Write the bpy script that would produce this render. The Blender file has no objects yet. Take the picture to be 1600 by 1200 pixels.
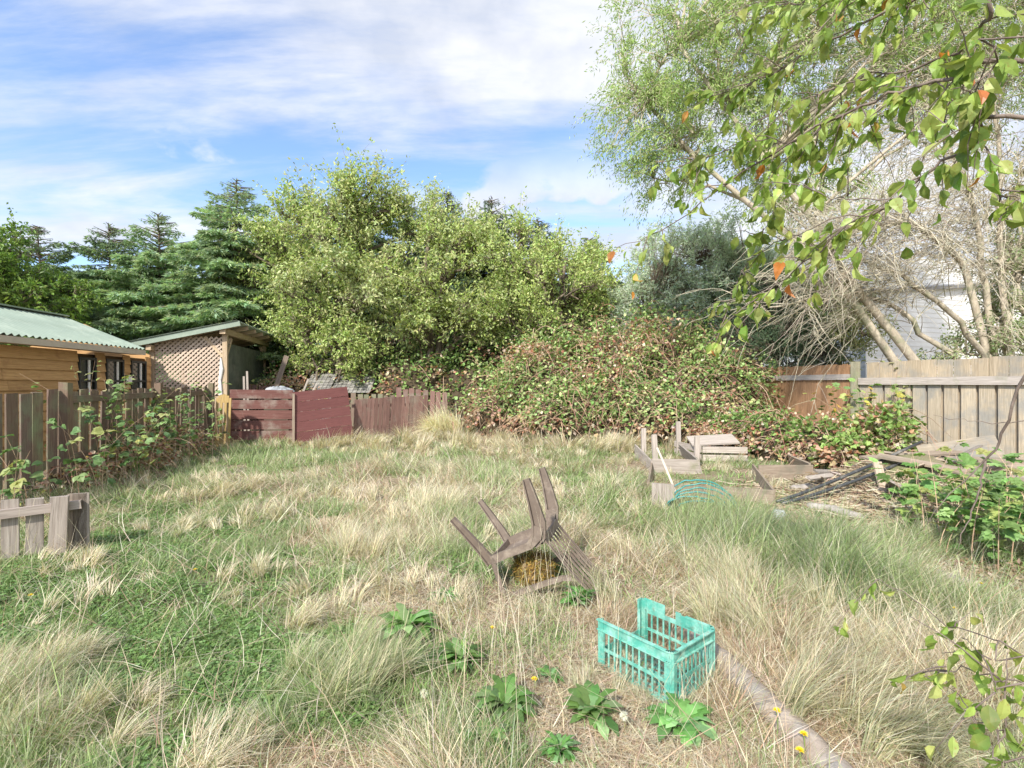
import bpy, math, random
import numpy as np
from mathutils import Vector
R = math.radians
rng = np.random.default_rng(11)
random.seed(5)
sc = bpy.context.scene
COL = sc.collection

# ------------------------------------------------------------------ camera
CAMH = 1.5
F = 800.0
cd = bpy.data.cameras.new('camera'); cam = bpy.data.objects.new('camera', cd); COL.objects.link(cam)
cam.location = (0, 0, CAMH); cam.rotation_euler = (R(90), 0, 0)
cd.sensor_width = 36; cd.lens = 18; cd.clip_start = 0.05; cd.clip_end = 2000
sc.camera = cam
sc.view_settings.view_transform = 'Standard'; sc.view_settings.look = 'None'
sc.view_settings.exposure = 1.25; sc.view_settings.gamma = 1

# ------------------------------------------------------------------ sky and sun
SUN_EL, SUN_AZ = R(38), R(-152)          # azimuth measured from +Y towards +X
w = bpy.data.worlds.new('World'); sc.world = w; w.use_nodes = True
nt = w.node_tree; nt.nodes.clear()
def N(nt, typ, **kw):
    n = nt.nodes.new(typ)
    for k, v in kw.items():
        if k.startswith('i_'): n.inputs[k[2:]].default_value = v
        else: setattr(n, k, v)
    return n
def LK(nt, a, b): nt.links.new(a, b)
out = N(nt, 'ShaderNodeOutputWorld'); bg = N(nt, 'ShaderNodeBackground'); bg.inputs['Strength'].default_value = 0.145
sky = N(nt, 'ShaderNodeTexSky', sky_type='NISHITA', sun_disc=False, sun_elevation=SUN_EL, sun_rotation=SUN_AZ)
sky.air_density = 1.0; sky.dust_density = 1.2; sky.ozone_density = 1.5
tc = N(nt, 'ShaderNodeTexCoord'); sep = N(nt, 'ShaderNodeSeparateXYZ'); LK(nt, tc.outputs['Generated'], sep.inputs[0])
zc = N(nt, 'ShaderNodeMath', operation='MAXIMUM'); LK(nt, sep.outputs['Z'], zc.inputs[0]); zc.inputs[1].default_value = 0.0
zo = N(nt, 'ShaderNodeMath', operation='ADD'); LK(nt, zc.outputs[0], zo.inputs[0]); zo.inputs[1].default_value = 0.12
dx = N(nt, 'ShaderNodeMath', operation='DIVIDE'); LK(nt, sep.outputs['X'], dx.inputs[0]); LK(nt, zo.outputs[0], dx.inputs[1])
dy = N(nt, 'ShaderNodeMath', operation='DIVIDE'); LK(nt, sep.outputs['Y'], dy.inputs[0]); LK(nt, zo.outputs[0], dy.inputs[1])
cmb = N(nt, 'ShaderNodeCombineXYZ'); LK(nt, dx.outputs[0], cmb.inputs[0]); LK(nt, dy.outputs[0], cmb.inputs[1])
mp = N(nt, 'ShaderNodeMapping'); LK(nt, cmb.outputs[0], mp.inputs[0])
mp.inputs['Rotation'].default_value = (0, 0, R(38)); mp.inputs['Scale'].default_value = (0.42, 1.5, 1); mp.inputs['Location'].default_value = (7.4, 2.2, 0)
n1 = N(nt, 'ShaderNodeTexNoise'); LK(nt, mp.outputs[0], n1.inputs['Vector'])
n1.inputs['Scale'].default_value = 1.5; n1.inputs['Detail'].default_value = 9; n1.inputs['Roughness'].default_value = 0.6; n1.inputs['Distortion'].default_value = 0.25
# cumulus near the horizon, in plain direction space
n2 = N(nt, 'ShaderNodeTexNoise'); mp2 = N(nt, 'ShaderNodeMapping'); LK(nt, tc.outputs['Generated'], mp2.inputs[0]); mp2.inputs['Scale'].default_value = (1, 1, 1.6); mp2.inputs['Location'].default_value = (1.35, 0.7, 0.1)
LK(nt, mp2.outputs[0], n2.inputs['Vector']); n2.inputs['Scale'].default_value = 3.6; n2.inputs['Detail'].default_value = 8; n2.inputs['Roughness'].default_value = 0.5
# more cloud towards the right of the yard
rt = N(nt, 'ShaderNodeMapRange'); LK(nt, sep.outputs['X'], rt.inputs[0]); rt.inputs[1].default_value = -0.35; rt.inputs[2].default_value = 0.7; rt.inputs[3].default_value = -0.04; rt.inputs[4].default_value = 0.2
a1 = N(nt, 'ShaderNodeMath', operation='ADD'); LK(nt, n1.outputs[0], a1.inputs[0]); LK(nt, rt.outputs[0], a1.inputs[1])
r1 = N(nt, 'ShaderNodeMapRange', interpolation_type='SMOOTHSTEP'); LK(nt, a1.outputs[0], r1.inputs[0]); r1.inputs[1].default_value = 0.35; r1.inputs[2].default_value = 0.66; r1.inputs[4].default_value = 0.9
a2 = N(nt, 'ShaderNodeMath', operation='ADD'); LK(nt, n2.outputs[0], a2.inputs[0]); LK(nt, rt.outputs[0], a2.inputs[1])
r2 = N(nt, 'ShaderNodeMapRange', interpolation_type='SMOOTHSTEP'); LK(nt, a2.outputs[0], r2.inputs[0]); r2.inputs[1].default_value = 0.55; r2.inputs[2].default_value = 0.62
lo = N(nt, 'ShaderNodeMapRange', interpolation_type='SMOOTHSTEP'); LK(nt, sep.outputs['Z'], lo.inputs[0]); lo.inputs[1].default_value = 0.46; lo.inputs[2].default_value = 0.3
m2 = N(nt, 'ShaderNodeMath', operation='MULTIPLY'); LK(nt, r2.outputs[0], m2.inputs[0]); LK(nt, lo.outputs[0], m2.inputs[1])
mx = N(nt, 'ShaderNodeMath', operation='MAXIMUM'); LK(nt, r1.outputs[0], mx.inputs[0]); LK(nt, m2.outputs[0], mx.inputs[1])
n3 = N(nt, 'ShaderNodeTexNoise'); LK(nt, mp2.outputs[0], n3.inputs['Vector']); n3.inputs['Scale'].default_value = 7; n3.inputs['Detail'].default_value = 5
cr = N(nt, 'ShaderNodeMix', data_type='RGBA'); nf = N(nt, 'ShaderNodeMapRange'); LK(nt, n3.outputs[0], nf.inputs[0]); nf.inputs[1].default_value = .35; nf.inputs[2].default_value = .6; LK(nt, nf.outputs[0], cr.inputs['Factor'])
cr.inputs['A'].default_value = (2.3, 2.42, 2.7, 1); cr.inputs['B'].default_value = (3.15, 3.15, 3.2, 1)
bs = N(nt, 'ShaderNodeMix', data_type='RGBA', blend_type='MULTIPLY'); bs.inputs['Factor'].default_value = 1; LK(nt, sky.outputs[0], bs.inputs['A']); bs.inputs['B'].default_value = (0.76, 0.82, 0.93, 1)
mixc = N(nt, 'ShaderNodeMix', data_type='RGBA'); LK(nt, mx.outputs[0], mixc.inputs['Factor']); LK(nt, bs.outputs['Result'], mixc.inputs['A']); LK(nt, cr.outputs['Result'], mixc.inputs['B'])
LK(nt, mixc.outputs['Result'], bg.inputs['Color']); LK(nt, bg.outputs[0], out.inputs[0])

sl = bpy.data.lights.new('sun', 'SUN'); sl.energy = 2.7; sl.angle = R(2.5); sl.color = (1, 0.94, 0.84)
so = bpy.data.objects.new('sun', sl); COL.objects.link(so); so.location = (0, 0, 20)
tosun = Vector((math.sin(SUN_AZ)*math.cos(SUN_EL), math.cos(SUN_AZ)*math.cos(SUN_EL), math.sin(SUN_EL)))
so.rotation_euler = tosun.to_track_quat('Z', 'Y').to_euler()

# ------------------------------------------------------------------ helpers
def P(px, py, d): return np.array([(px-800)/F*d, d, CAMH-(py-600)/F*d])
def G(px, py):
    d = CAMH*F/(py-600.0); return np.array([(px-800)/F*d, d, 0.0])
def vnoise(x, y, s, seed=0):
    x = np.asarray(x, float)*s+seed*17.3+1000; y = np.asarray(y, float)*s+seed*5.7+1000
    xi = np.floor(x).astype(np.int64); yi = np.floor(y).astype(np.int64); fx = x-xi; fy = y-yi
    def h(a, b):
        n = (a*374761393+b*668265263+seed*974711) & 0x7fffffff
        n = ((n ^ (n >> 13))*1274126177) & 0x7fffffff
        return ((n ^ (n >> 16)) & 0xffff)/65535.0
    fx = fx*fx*(3-2*fx); fy = fy*fy*(3-2*fy)
    return (h(xi, yi)*(1-fx)+h(xi+1, yi)*fx)*(1-fy)+(h(xi, yi+1)*(1-fx)+h(xi+1, yi+1)*fx)*fy
def fbm(x, y, s, seed=0): return (vnoise(x, y, s, seed)*.55+vnoise(x, y, s*2.1, seed+3)*.3+vnoise(x, y, s*4.3, seed+6)*.15)
def gh(x, y):
    x = np.asarray(x, float); y = np.asarray(y, float)
    return (fbm(x, y, 0.9, 5)-.5)*.10+(vnoise(x, y, 3.5, 9)-.5)*.03
def gz(p): q = np.array(p, float); q[2] += float(gh(q[0], q[1])); return q
def nrm(v): v = np.asarray(v, float); return v/np.maximum(np.linalg.norm(v, axis=-1, keepdims=True), 1e-9)

class MB:
    def __init__(s): s.V = []; s.L = []; s.C = []; s.K = []; s.U = []; s.n = 0
    def add(s, V, loops, counts, col=None, uv=None):
        V = np.asarray(V, float).reshape(-1, 3); loops = np.asarray(loops, np.int64).ravel()
        s.V.append(V); s.L.append(loops+s.n); s.C.append(np.asarray(counts, np.int64).ravel())
        s.K.append(np.ones((len(V), 3)) if col is None else np.broadcast_to(np.asarray(col, float), (len(V), 3)))
        s.U.append(np.zeros((len(loops), 2)) if uv is None else uv); s.n += len(V)
    def build(s, name, mat, parent=None, smooth=False, origin=None):
        V = np.concatenate(s.V); L = np.concatenate(s.L); C = np.concatenate(s.C); K = np.concatenate(s.K); U = np.concatenate(s.U)
        off = np.zeros(3)
        if origin is not None: off = np.array(origin, float)
        if parent is not None:
            r = parent
            while r.parent is not None: r = r.parent
            if not r.get('_local', 0): off = np.array(r.location)
        me = bpy.data.meshes.new(name)
        me.vertices.add(len(V)); me.vertices.foreach_set('co', (V-off).astype(np.float32).ravel())
        me.loops.add(len(L)); me.loops.foreach_set('vertex_index', L.astype(np.int32))
        me.polygons.add(len(C)); st = np.zeros(len(C), np.int32); st[1:] = np.cumsum(C)[:-1]
        me.polygons.foreach_set('loop_start', st)
        me.update(calc_edges=True)
        a = me.attributes.new('Col', 'FLOAT_COLOR', 'POINT'); a.data.foreach_set('color', np.concatenate([K, np.ones((len(K), 1))], 1).astype(np.float32).ravel())
        uvl = me.uv_layers.new(name='UVMap'); uvl.data.foreach_set('uv', U.astype(np.float32).ravel())
        me.polygons.foreach_set('use_smooth', np.full(len(C), smooth))
        me.materials.append(mat)
        o = bpy.data.objects.new(name, me); COL.objects.link(o)
        if parent is not None: o.parent = parent
        elif origin is not None: o.location = Vector(off)
        return o

def tag(o, label=None, cat=None, group=None, kind=None):
    if label: o['label'] = label
    if cat: o['category'] = cat
    if group: o['group'] = group
    if kind: o['kind'] = kind
    return o
def thing(name, label, cat, loc, group=None, local=False):
    o = bpy.data.objects.new(name, None); COL.objects.link(o); o.location = Vector(np.array(loc, float)); o.empty_display_size = .1
    if local: o['_local'] = 1
    return tag(o, label, cat, group)

BOXF = np.array([[0,3,2,1],[4,5,6,7],[0,1,5,4],[1,2,6,5],[2,3,7,6],[3,0,4,7]])
def board(mb, p0, p1, wd, w, t, col=(1, 1, 1), jit=0.0, w1=None):
    """box from p0 to p1, width w along wd, thickness t across"""
    p0 = np.array(p0, float); p1 = np.array(p1, float); ax = nrm(p1-p0); wd = np.array(wd, float); wd = nrm(wd-ax*np.dot(wd, ax)); td = np.cross(ax, wd)
    w1 = w if w1 is None else w1; V = []
    for p, ww in ((p0, w), (p1, w1)):
        for a, b in ((-1, -1), (1, -1), (1, 1), (-1, 1)):
            V.append(p+wd*a*ww/2+td*b*t/2+(ax*rng.uniform(-1, 1)*jit if jit else 0)+(wd*rng.uniform(-1, 1)*jit*.3 if jit else 0))
    Lg = np.linalg.norm(p1-p0); uo = rng.uniform(0, 50, 2)
    uv = []
    lv = [0]*4+[Lg]*4; cv = [0, w, w+t, 2*w+t]*2
    for f in BOXF:
        for i in f: uv.append((lv[i]+uo[0], cv[i]+uo[1]))
    mb.add(V, BOXF.ravel(), [4]*6, col, np.array(uv))
def box(mb, c, s, col=(1, 1, 1)):
    c = np.array(c, float); board(mb, c-np.array([0, 0, s[2]/2]), c+np.array([0, 0, s[2]/2]), (1, 0, 0), s[0], s[1], col)
def tubes(mb, P_, Rd, sides=3, col=(1, 1, 1)):
    """P_ (n,k,3) polylines with radii (n,k)"""
    P_ = np.asarray(P_, float)
    if P_.ndim == 2: P_ = P_[None]
    n, k, _ = P_.shape; Rd = np.broadcast_to(np.asarray(Rd, float), (n, k))
    T = np.gradient(P_, axis=1); T = nrm(T)
    ref = np.zeros((n, 1, 3)); m = np.abs(nrm(P_[:, -1]-P_[:, 0])[:, 2]) > .8
    ref[:, 0, 2] = 1; ref[m] = (1, 0, 0)
    A = nrm(np.cross(T, ref)); B = np.cross(T, A)
    th = np.arange(sides)/sides*2*np.pi
    V = P_[:, :, None]+Rd[:, :, None, None]*(A[:, :, None]*np.cos(th)[None, None, :, None]+B[:, :, None]*np.sin(th)[None, None, :, None])
    idx = np.arange(n*k*sides).reshape(n, k, sides); nx = np.roll(idx, -1, axis=2)
    q = np.stack([idx[:, :-1], nx[:, :-1], nx[:, 1:], idx[:, 1:]], -1).reshape(-1, 4)
    cum = np.concatenate([np.zeros((n, 1)), np.cumsum(np.linalg.norm(np.diff(P_, axis=1), axis=2), 1)], 1)+rng.uniform(0, 30, (n, 1))
    u = np.broadcast_to(cum[:, :, None], (n, k, sides)); v = np.broadcast_to((th*.1)[None, None], (n, k, sides))
    uvv = np.stack([u, v], -1).reshape(-1, 2)
    loops = [q.ravel()]; cnt = [np.full(len(q), 4)]
    e0 = idx[:, 0, ::-1]; e1 = idx[:, -1]
    loops += [e0.ravel(), e1.ravel()]; cnt += [np.full(2*n, sides)]
    lp = np.concatenate(loops)
    c = np.asarray(col, float)
    if c.ndim == 2 and len(c) == n: c = np.repeat(c, k*sides, axis=0)
    mb.add(V.reshape(-1, 3), lp, np.concatenate(cnt), c, uvv[lp])
def inst(mb, tv, tf, pos, dr, nm, S, col):
    """copies of a small leaf template: x along dr, y across, z along nm; S (n,) or (n,3)"""
    tv = np.array(tv, float); n = len(pos); m = len(tv); dr = nrm(dr); sd = nrm(np.cross(nm, dr)); nn = np.cross(dr, sd)
    S = np.asarray(S, float)
    if S.ndim <= 1: S = np.broadcast_to(S.reshape(-1, 1), (n, 3))
    t = tv[None]*S[:, None]
    V = pos[:, None]+dr[:, None]*t[..., 0:1]+sd[:, None]*t[..., 1:2]+nn[:, None]*t[..., 2:3]
    fl = np.concatenate([np.array(f) for f in tf]); cn = np.array([len(f) for f in tf])
    lp = (fl[None]+(np.arange(n)*m)[:, None]).ravel()
    mb.add(V.reshape(-1, 3), lp, np.tile(cn, n), np.repeat(np.broadcast_to(col, (n, 3)), m, axis=0))
DIA = ([(0, 0, 0), (.45, -.5, .06), (1, 0, -.05), (.45, .5, .06)], [(0, 1, 2, 3)])
OVA = ([(0, 0, 0), (.22, -.30, .05), (.5, -.40, .06), (.8, -.22, -.06), (1, 0, -.22), (.8, .22, -.06), (.5, .40, .06), (.22, .30, .05), (.3, 0, -.03), (.65, 0, -.04)],
       [(0, 1, 8), (1, 2, 9, 8), (2, 3, 9), (3, 4, 9), (4, 5, 9), (5, 6, 9), (6, 7, 8, 9), (7, 0, 8)])
LOB = ([(0, 0, 0), (-.12, -.28, .03), (.12, -.5, -.02), (.3, -.33, .05), (.55, -.5, -.04), (.62, -.24, .04), (1, 0, -.08), (.62, .24, .04), (.55, .5, -.04), (.3, .33, .05), (.12, .5, -.02), (-.12, .28, .03), (.35, 0, -.02)],
       [(0, 1, 2, 3, 12), (3, 4, 5, 12), (5, 6, 12), (6, 7, 12), (7, 8, 9, 12), (9, 10, 11, 0, 12)])
def pick(pal, n, var=.12, wts=None):
    pal = np.array(pal, float); i = rng.choice(len(pal), n, p=None if wts is None else np.array(wts)/np.sum(wts))
    c = pal[i]*(1+rng.normal(0, var, (n, 1))); c *= 1+rng.normal(0, .05, (n, 3)); return np.clip(c, .005, .95)
def runit(n): return nrm(rng.normal(0, 1, (n, 3)))

# ------------------------------------------------------------------ materials
def newmat(name):
    m = bpy.data.materials.new(name); m.use_nodes = True; t = m.node_tree; t.nodes.clear()
    o = N(t, 'ShaderNodeOutputMaterial'); b = N(t, 'ShaderNodeBsdfPrincipled'); LK(t, b.outputs[0], o.inputs[0]); return m, t, o, b
def mixn(t, fac, a, b, bt='MIX'):
    n = N(t, 'ShaderNodeMix', data_type='RGBA', blend_type=bt)
    for s, v in (('Factor', fac), ('A', a), ('B', b)):
        if isinstance(v, (int, float)): n.inputs[s].default_value = v
        elif isinstance(v, tuple): n.inputs[s].default_value = v if len(v) == 4 else (*v, 1)
        else: LK(t, v, n.inputs[s])
    return n.outputs['Result']
def noise(t, vec, scale, detail=4, rough=.55, mscale=None, dist=0):
    n = N(t, 'ShaderNodeTexNoise'); n.inputs['Scale'].default_value = scale; n.inputs['Detail'].default_value = detail; n.inputs['Roughness'].default_value = rough; n.inputs['Distortion'].default_value = dist
    if mscale: mp = N(t, 'ShaderNodeMapping'); mp.inputs['Scale'].default_value = mscale; LK(t, vec, mp.inputs[0]); LK(t, mp.outputs[0], n.inputs['Vector'])
    else: LK(t, vec, n.inputs['Vector'])
    return n.outputs[0]
def rng_(t, v, a, b, c=0., d=1.):
    n = N(t, 'ShaderNodeMapRange'); LK(t, v, n.inputs[0]); n.inputs[1].default_value = a; n.inputs[2].default_value = b; n.inputs[3].default_value = c; n.inputs[4].default_value = d; return n.outputs[0]
def bump(t, h, b, s=.4, dist=.01):
    n = N(t, 'ShaderNodeBump'); n.inputs['Strength'].default_value = s; n.inputs['Distance'].default_value = dist; LK(t, h, n.inputs['Height']); LK(t, n.outputs[0], b.inputs['Normal'])
def wood(name, c1, c2, c3=None, patch=.5, rough=.85, grain=45, knots=True):
    m, t, o, b = newmat(name); tcn = N(t, 'ShaderNodeTexCoord'); at = N(t, 'ShaderNodeAttribute', attribute_name='Col')
    g = noise(t, tcn.outputs['UV'], 1, 6, .65, (1.6, grain, 1), .3); g2 = noise(t, tcn.outputs['UV'], 1, 3, .5, (5, grain*4, 1))
    c = mixn(t, rng_(t, g, .35, .68), c1, c2)
    if c3:
        pn = noise(t, tcn.outputs['Object'], 2.3, 6, .65); c = mixn(t, rng_(t, pn, patch, patch+.16), c, c3)
    c = mixn(t, rng_(t, g2, .3, .52, .45, 0.), c, tuple(x*.35 for x in c1))
    c = mixn(t, 1., c, at.outputs['Color'], 'MULTIPLY'); LK(t, c, b.inputs['Base Color'])
    b.inputs['Roughness'].default_value = rough; b.inputs['Specular IOR Level'].default_value = .25; bump(t, g, b, .6, .006); return m
def leafmat(name, trans=.35, rough=.5, spec=.4):
    m, t, o, b = newmat(name); at = N(t, 'ShaderNodeAttribute', attribute_name='Col'); tcn = N(t, 'ShaderNodeTexCoord')
    v = noise(t, tcn.outputs['Object'], 30, 2); c = mixn(t, 1., at.outputs['Color'], mixn(t, v, (.7, .7, .7), (1.3, 1.3, 1.3)), 'MULTIPLY')
    LK(t, c, b.inputs['Base Color']); b.inputs['Roughness'].default_value = rough; b.inputs['Specular IOR Level'].default_value = spec
    tr = N(t, 'ShaderNodeBsdfTranslucent'); LK(t, mixn(t, 1., c, (1.25, 1.3, .8), 'MULTIPLY'), tr.inputs[0])
    ms = N(t, 'ShaderNodeMixShader'); ms.inputs[0].default_value = trans; LK(t, b.outputs[0], ms.inputs[1]); LK(t, tr.outputs[0], ms.inputs[2]); LK(t, ms.outputs[0], o.inputs[0]); return m
def plain(name, col, rough=.6, spec=.4, var=.15, scale=8, metal=0., dirt=None, bmp=.15, usecol=False):
    m, t, o, b = newmat(name); tcn = N(t, 'ShaderNodeTexCoord'); v = noise(t, tcn.outputs['Object'], scale, 6, .6)
    c = mixn(t, v, tuple(x*(1-var) for x in col), tuple(min(1, x*(1+var)) for x in col))
    if dirt: c = mixn(t, rng_(t, noise(t, tcn.outputs['Object'], scale*.6, 8, .7), .5, .68), c, dirt)
    if usecol: at = N(t, 'ShaderNodeAttribute', attribute_name='Col'); c = mixn(t, 1., c, at.outputs['Color'], 'MULTIPLY')
    LK(t, c, b.inputs['Base Color']); b.inputs['Roughness'].default_value = rough; b.inputs['Specular IOR Level'].default_value = spec; b.inputs['Metallic'].default_value = metal
    if bmp: bump(t, v, b, bmp, .01)
    return m
def bark(name, c1, c2, c3=None):
    m, t, o, b = newmat(name); tcn = N(t, 'ShaderNodeTexCoord'); g = noise(t, tcn.outputs['Object'], 9, 8, .7, (1, 1, .35), .6)
    at = N(t, 'ShaderNodeAttribute', attribute_name='Col')
    c = mixn(t, rng_(t, g, .35, .65), c1, c2)
    if c3: c = mixn(t, rng_(t, noise(t, tcn.outputs['Object'], 3, 6, .7), .5, .62), c, c3)
    c = mixn(t, 1., c, at.outputs['Color'], 'MULTIPLY')
    LK(t, c, b.inputs['Base Color']); b.inputs['Roughness'].default_value = .9; b.inputs['Specular IOR Level'].default_value = .15; bump(t, g, b, .8, .02); return m

M_leaf = leafmat('leaf'); M_glossy = leafmat('plum_leaf', .4, .42, .4)
def spots(m):
    t = m.node_tree; b = [n for n in t.nodes if n.type == 'BSDF_PRINCIPLED'][0]; src = b.inputs['Base Color'].links[0].from_socket; tcn = N(t, 'ShaderNodeTexCoord')
    v = noise(t, tcn.outputs['Object'], 110, 4, .6); big = noise(t, tcn.outputs['Object'], 9, 3); c = mixn(t, rng_(t, v, .60, .68, 0, .8), src, (.30, .17, .06)); c = mixn(t, rng_(t, big, .55, .7, 0, .5), c, (.42, .42, .12)); LK(t, c, b.inputs['Base Color'])
spots(M_glossy); M_grass = leafmat('grass_blade', .3, .55, .25); M_needle = leafmat('needles', .32, .6, .25)
M_bark = bark('bark', (.10, .08, .06), (.22, .18, .14)); M_palebark = bark('pale_bark', (.34, .29, .22), (.58, .51, .40), (.30, .30, .20))
M_twig = bark('twig', (.38, .34, .25), (.60, .55, .43)); M_plumbark = bark('plum_bark', (.11, .085, .07), (.26, .21, .18))
M_cane = bark('cane', (.34, .21, .14), (.58, .44, .31))
M_fence_dark = wood('mossy_brown_wood', (.15, .105, .08), (.27, .205, .16), (.22, .235, .15), .48)
M_grey = wood('grey_weathered_wood', (.34, .29, .25), (.56, .50, .44), (.30, .29, .20), .58)
M_greypost = wood('grey_green_wood', (.26, .24, .18), (.42, .40, .31), (.27, .30, .18), .5)
M_orangefence = wood('brown_cedar', (.34, .19, .105), (.50, .30, .17), (.30, .20, .13), .6)
M_tanfence = wood('tan_cedar', (.40, .33, .24), (.62, .53, .40), (.36, .34, .30), .46)
M_cabin = wood('golden_cedar_siding', (.48, .28, .12), (.64, .41, .20), (.38, .21, .10), .56)
M_red = wood('worn_maroon_wood', (.16, .07, .06), (.26, .13, .11), (.33, .26, .22), .5)
M_maroon = wood('maroon_painted_wood', (.155, .06, .058), (.21, .088, .082), (.19, .10, .09), .52)
M_redpicket = wood('maroon_brown_picket', (.18, .10, .085), (.30, .185, .155), (.26, .21, .17), .48)
M_frame = wood('pale_timber', (.42, .31, .20), (.60, .48, .34), (.36, .27, .19), .58)
M_lattice = wood('pinkish_lattice', (.52, .41, .32), (.70, .57, .46), None)
M_shingle = wood('shingle', (.20, .19, .18), (.36, .35, .32), (.16, .18, .10), .55)
M_white = plain('white_paint', (.78, .78, .77), .5, .4, .05)
M_fascia = plain('cream_fascia', (.52, .46, .38), .6, .3, .2, 5)
M_roof = plain('green_metal_roof', (.25, .31, .245), .42, .5, .12, 2.5, .0, (.36, .42, .34), .05)
M_dark = plain('dark_trim', (.03, .035, .035), .5, .4, .2)
M_screen = plain('dark_green_mesh', (.11, .125, .105), .8, .2, .7, 3, 0, (.20, .20, .17))
M_black = plain('black_pipe', (.05, .055, .06), .4, .5, .3, 6, 0, (.25, .23, .2))
M_hose = plain('teal_hose', (.03, .23, .22), .35, .5, .2, 20)
M_yellow = wood('ochre_board', (.38, .26, .10), (.52, .38, .17), (.30, .28, .14), .55)
M_grain = wood('sawn_board', (.30, .23, .17), (.50, .41, .32), (.27, .24, .18), .5)

def glassmat():
    m, t, o, b = newmat('window_glass'); tcn = N(t, 'ShaderNodeTexCoord'); v = noise(t, tcn.outputs['Object'], 1.2, 2)
    LK(t, mixn(t, v, (.02, .025, .02), (.07, .075, .06)), b.inputs['Base Color']); b.inputs['Roughness'].default_value = .06; b.inputs['Specular IOR Level'].default_value = .8; return m
M_glass = glassmat()
def groundmat():
    m, t, o, b = newmat('thatch_soil'); tcn = N(t, 'ShaderNodeTexCoord'); v = tcn.outputs['Object']
    fine = noise(t, v, 60, 8, .75); mid = noise(t, v, 6, 6, .6); big = noise(t, v, .8, 4, .6)
    c = mixn(t, rng_(t, fine, .35, .65), (.17, .13, .09), (.44, .36, .26)); c = mixn(t, rng_(t, mid, .45, .6, 0, .6), c, (.30, .22, .15))
    c = mixn(t, rng_(t, big, .45, .62, 0, .6), c, (.15, .20, .07)); LK(t, c, b.inputs['Base Color']); b.inputs['Roughness'].default_value = .95; b.inputs['Specular IOR Level'].default_value = .1
    bump(t, fine, b, 1., .02); return m
M_ground = groundmat()
def plasticmat(name, col, pale):
    m, t, o, b = newmat(name); tcn = N(t, 'ShaderNodeTexCoord'); v = noise(t, tcn.outputs['Object'], 14, 6, .7); at = N(t, 'ShaderNodeAttribute', attribute_name='Col')
    c = mixn(t, rng_(t, v, .4, .7), col, pale); c = mixn(t, rng_(t, noise(t, tcn.outputs['Object'], 30, 6, .75), .53, .68, 0, .75), c, (.20, .24, .17))
    c = mixn(t, 1., c, at.outputs['Color'], 'MULTIPLY')
    LK(t, c, b.inputs['Base Color']); b.inputs['Roughness'].default_value = .45; b.inputs['Specular IOR Level'].default_value = .4
    tr = N(t, 'ShaderNodeBsdfTranslucent'); LK(t, c, tr.inputs[0]); ms = N(t, 'ShaderNodeMixShader'); ms.inputs[0].default_value = .22
    LK(t, b.outputs[0], ms.inputs[1]); LK(t, tr.outputs[0], ms.inputs[2]); LK(t, ms.outputs[0], o.inputs[0]); return m
M_teal = plasticmat('teal_plastic', (.10, .44, .35), (.42, .72, .62))
M_chair = plain('weathered_brown_plastic', (.165, .13, .105), .6, .3, .3, 12, 0, (.30, .25, .20), .15)
M_moss = plain('dry_moss', (.30, .21, .05), .95, .1, .5, 25, 0, (.16, .10, .04), .8)

# ------------------------------------------------------------------ ground
def axis(lo, hi, fine0, fine1, st):
    a = list(np.arange(fine0, fine1+1e-6, st)); s = st; x = fine1
    while x < hi: s *= 1.35; x += s; a.append(x)
    s = st; x = fine0
    while x > lo: s *= 1.35; x -= s; a.insert(0, x)
    return np.array(a)
gx = axis(-500, 500, -9, 9, .11); gy = axis(-60, 900, .5, 17, .11)
X, Y = np.meshgrid(gx, gy); Z = gh(X, Y); nx_, ny_ = len(gx), len(gy)
idx = np.arange(nx_*ny_).reshape(ny_, nx_); q = np.stack([idx[:-1, :-1], idx[:-1, 1:], idx[1:, 1:], idx[1:, :-1]], -1).reshape(-1, 4)
mb = MB(); mb.add(np.stack([X, Y, Z], -1), q.ravel(), np.full(len(q), 4)); tag(mb.build('ground', M_ground, smooth=True), kind='structure')

# ------------------------------------------------------------------ grass
def blades(mb, root, ang, lean, bend, H, W, c0, c1, face=None):
    n = len(root); d = np.stack([np.cos(ang), np.sin(ang), np.zeros(n)], 1); fa = ang+np.pi/2+rng.normal(0, .7, n) if face is None else face
    wv = np.stack([np.cos(fa), np.sin(fa), np.zeros(n)], 1)
    p = root.copy(); pts = [p]; side = np.cross(d, [0, 0, 1])
    k = rng.normal(0, .12, n)
    for i in range(3):
        th = np.clip(lean+bend*(i+.4)/3, -1.7, 1.75); p = p+(d*np.sin(th)[:, None]+np.array([0, 0, 1])*np.cos(th)[:, None]+side*(k*(i))[:, None])*(H/3)[:, None]
        p[:, 2] = np.maximum(p[:, 2], root[:, 2]+.004+.01*i); pts.append(p)
    ws = [1., .9, .6]; V = []; K = []
    for i in range(3): V += [pts[i]-wv*(W*ws[i]/2)[:, None], pts[i]+wv*(W*ws[i]/2)[:, None]]; f = i/3; c = c0*(1-f)+c1*f; K += [c, c]
    V.append(pts[3]); K.append(c1)
    V = np.stack(V, 1); K = np.stack(K, 1); b = (np.arange(n)*7)[:, None]
    q = np.stack([np.array([0, 1, 3, 2]), np.array([2, 3, 5, 4])])[None]+b[:, :, None]; tr = np.array([4, 5, 6])[None]+b
    mb.add(V.reshape(-1, 3), np.concatenate([q.ravel(), tr.ravel()]), np.concatenate([np.full(2*n, 4), np.full(n, 3)]), np.clip(K.reshape(-1, 3), .01, .9))
STRAW = [(.70, .62, .45), (.62, .54, .38), (.76, .70, .54), (.56, .49, .37), (.64, .57, .48)]
GREY = [(.46, .45, .31), (.40, .42, .27), (.55, .52, .38)]
GREEN = [(.20, .33, .09), (.26, .39, .13), (.15, .25, .08), (.32, .41, .18), (.26, .33, .17)]
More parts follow.
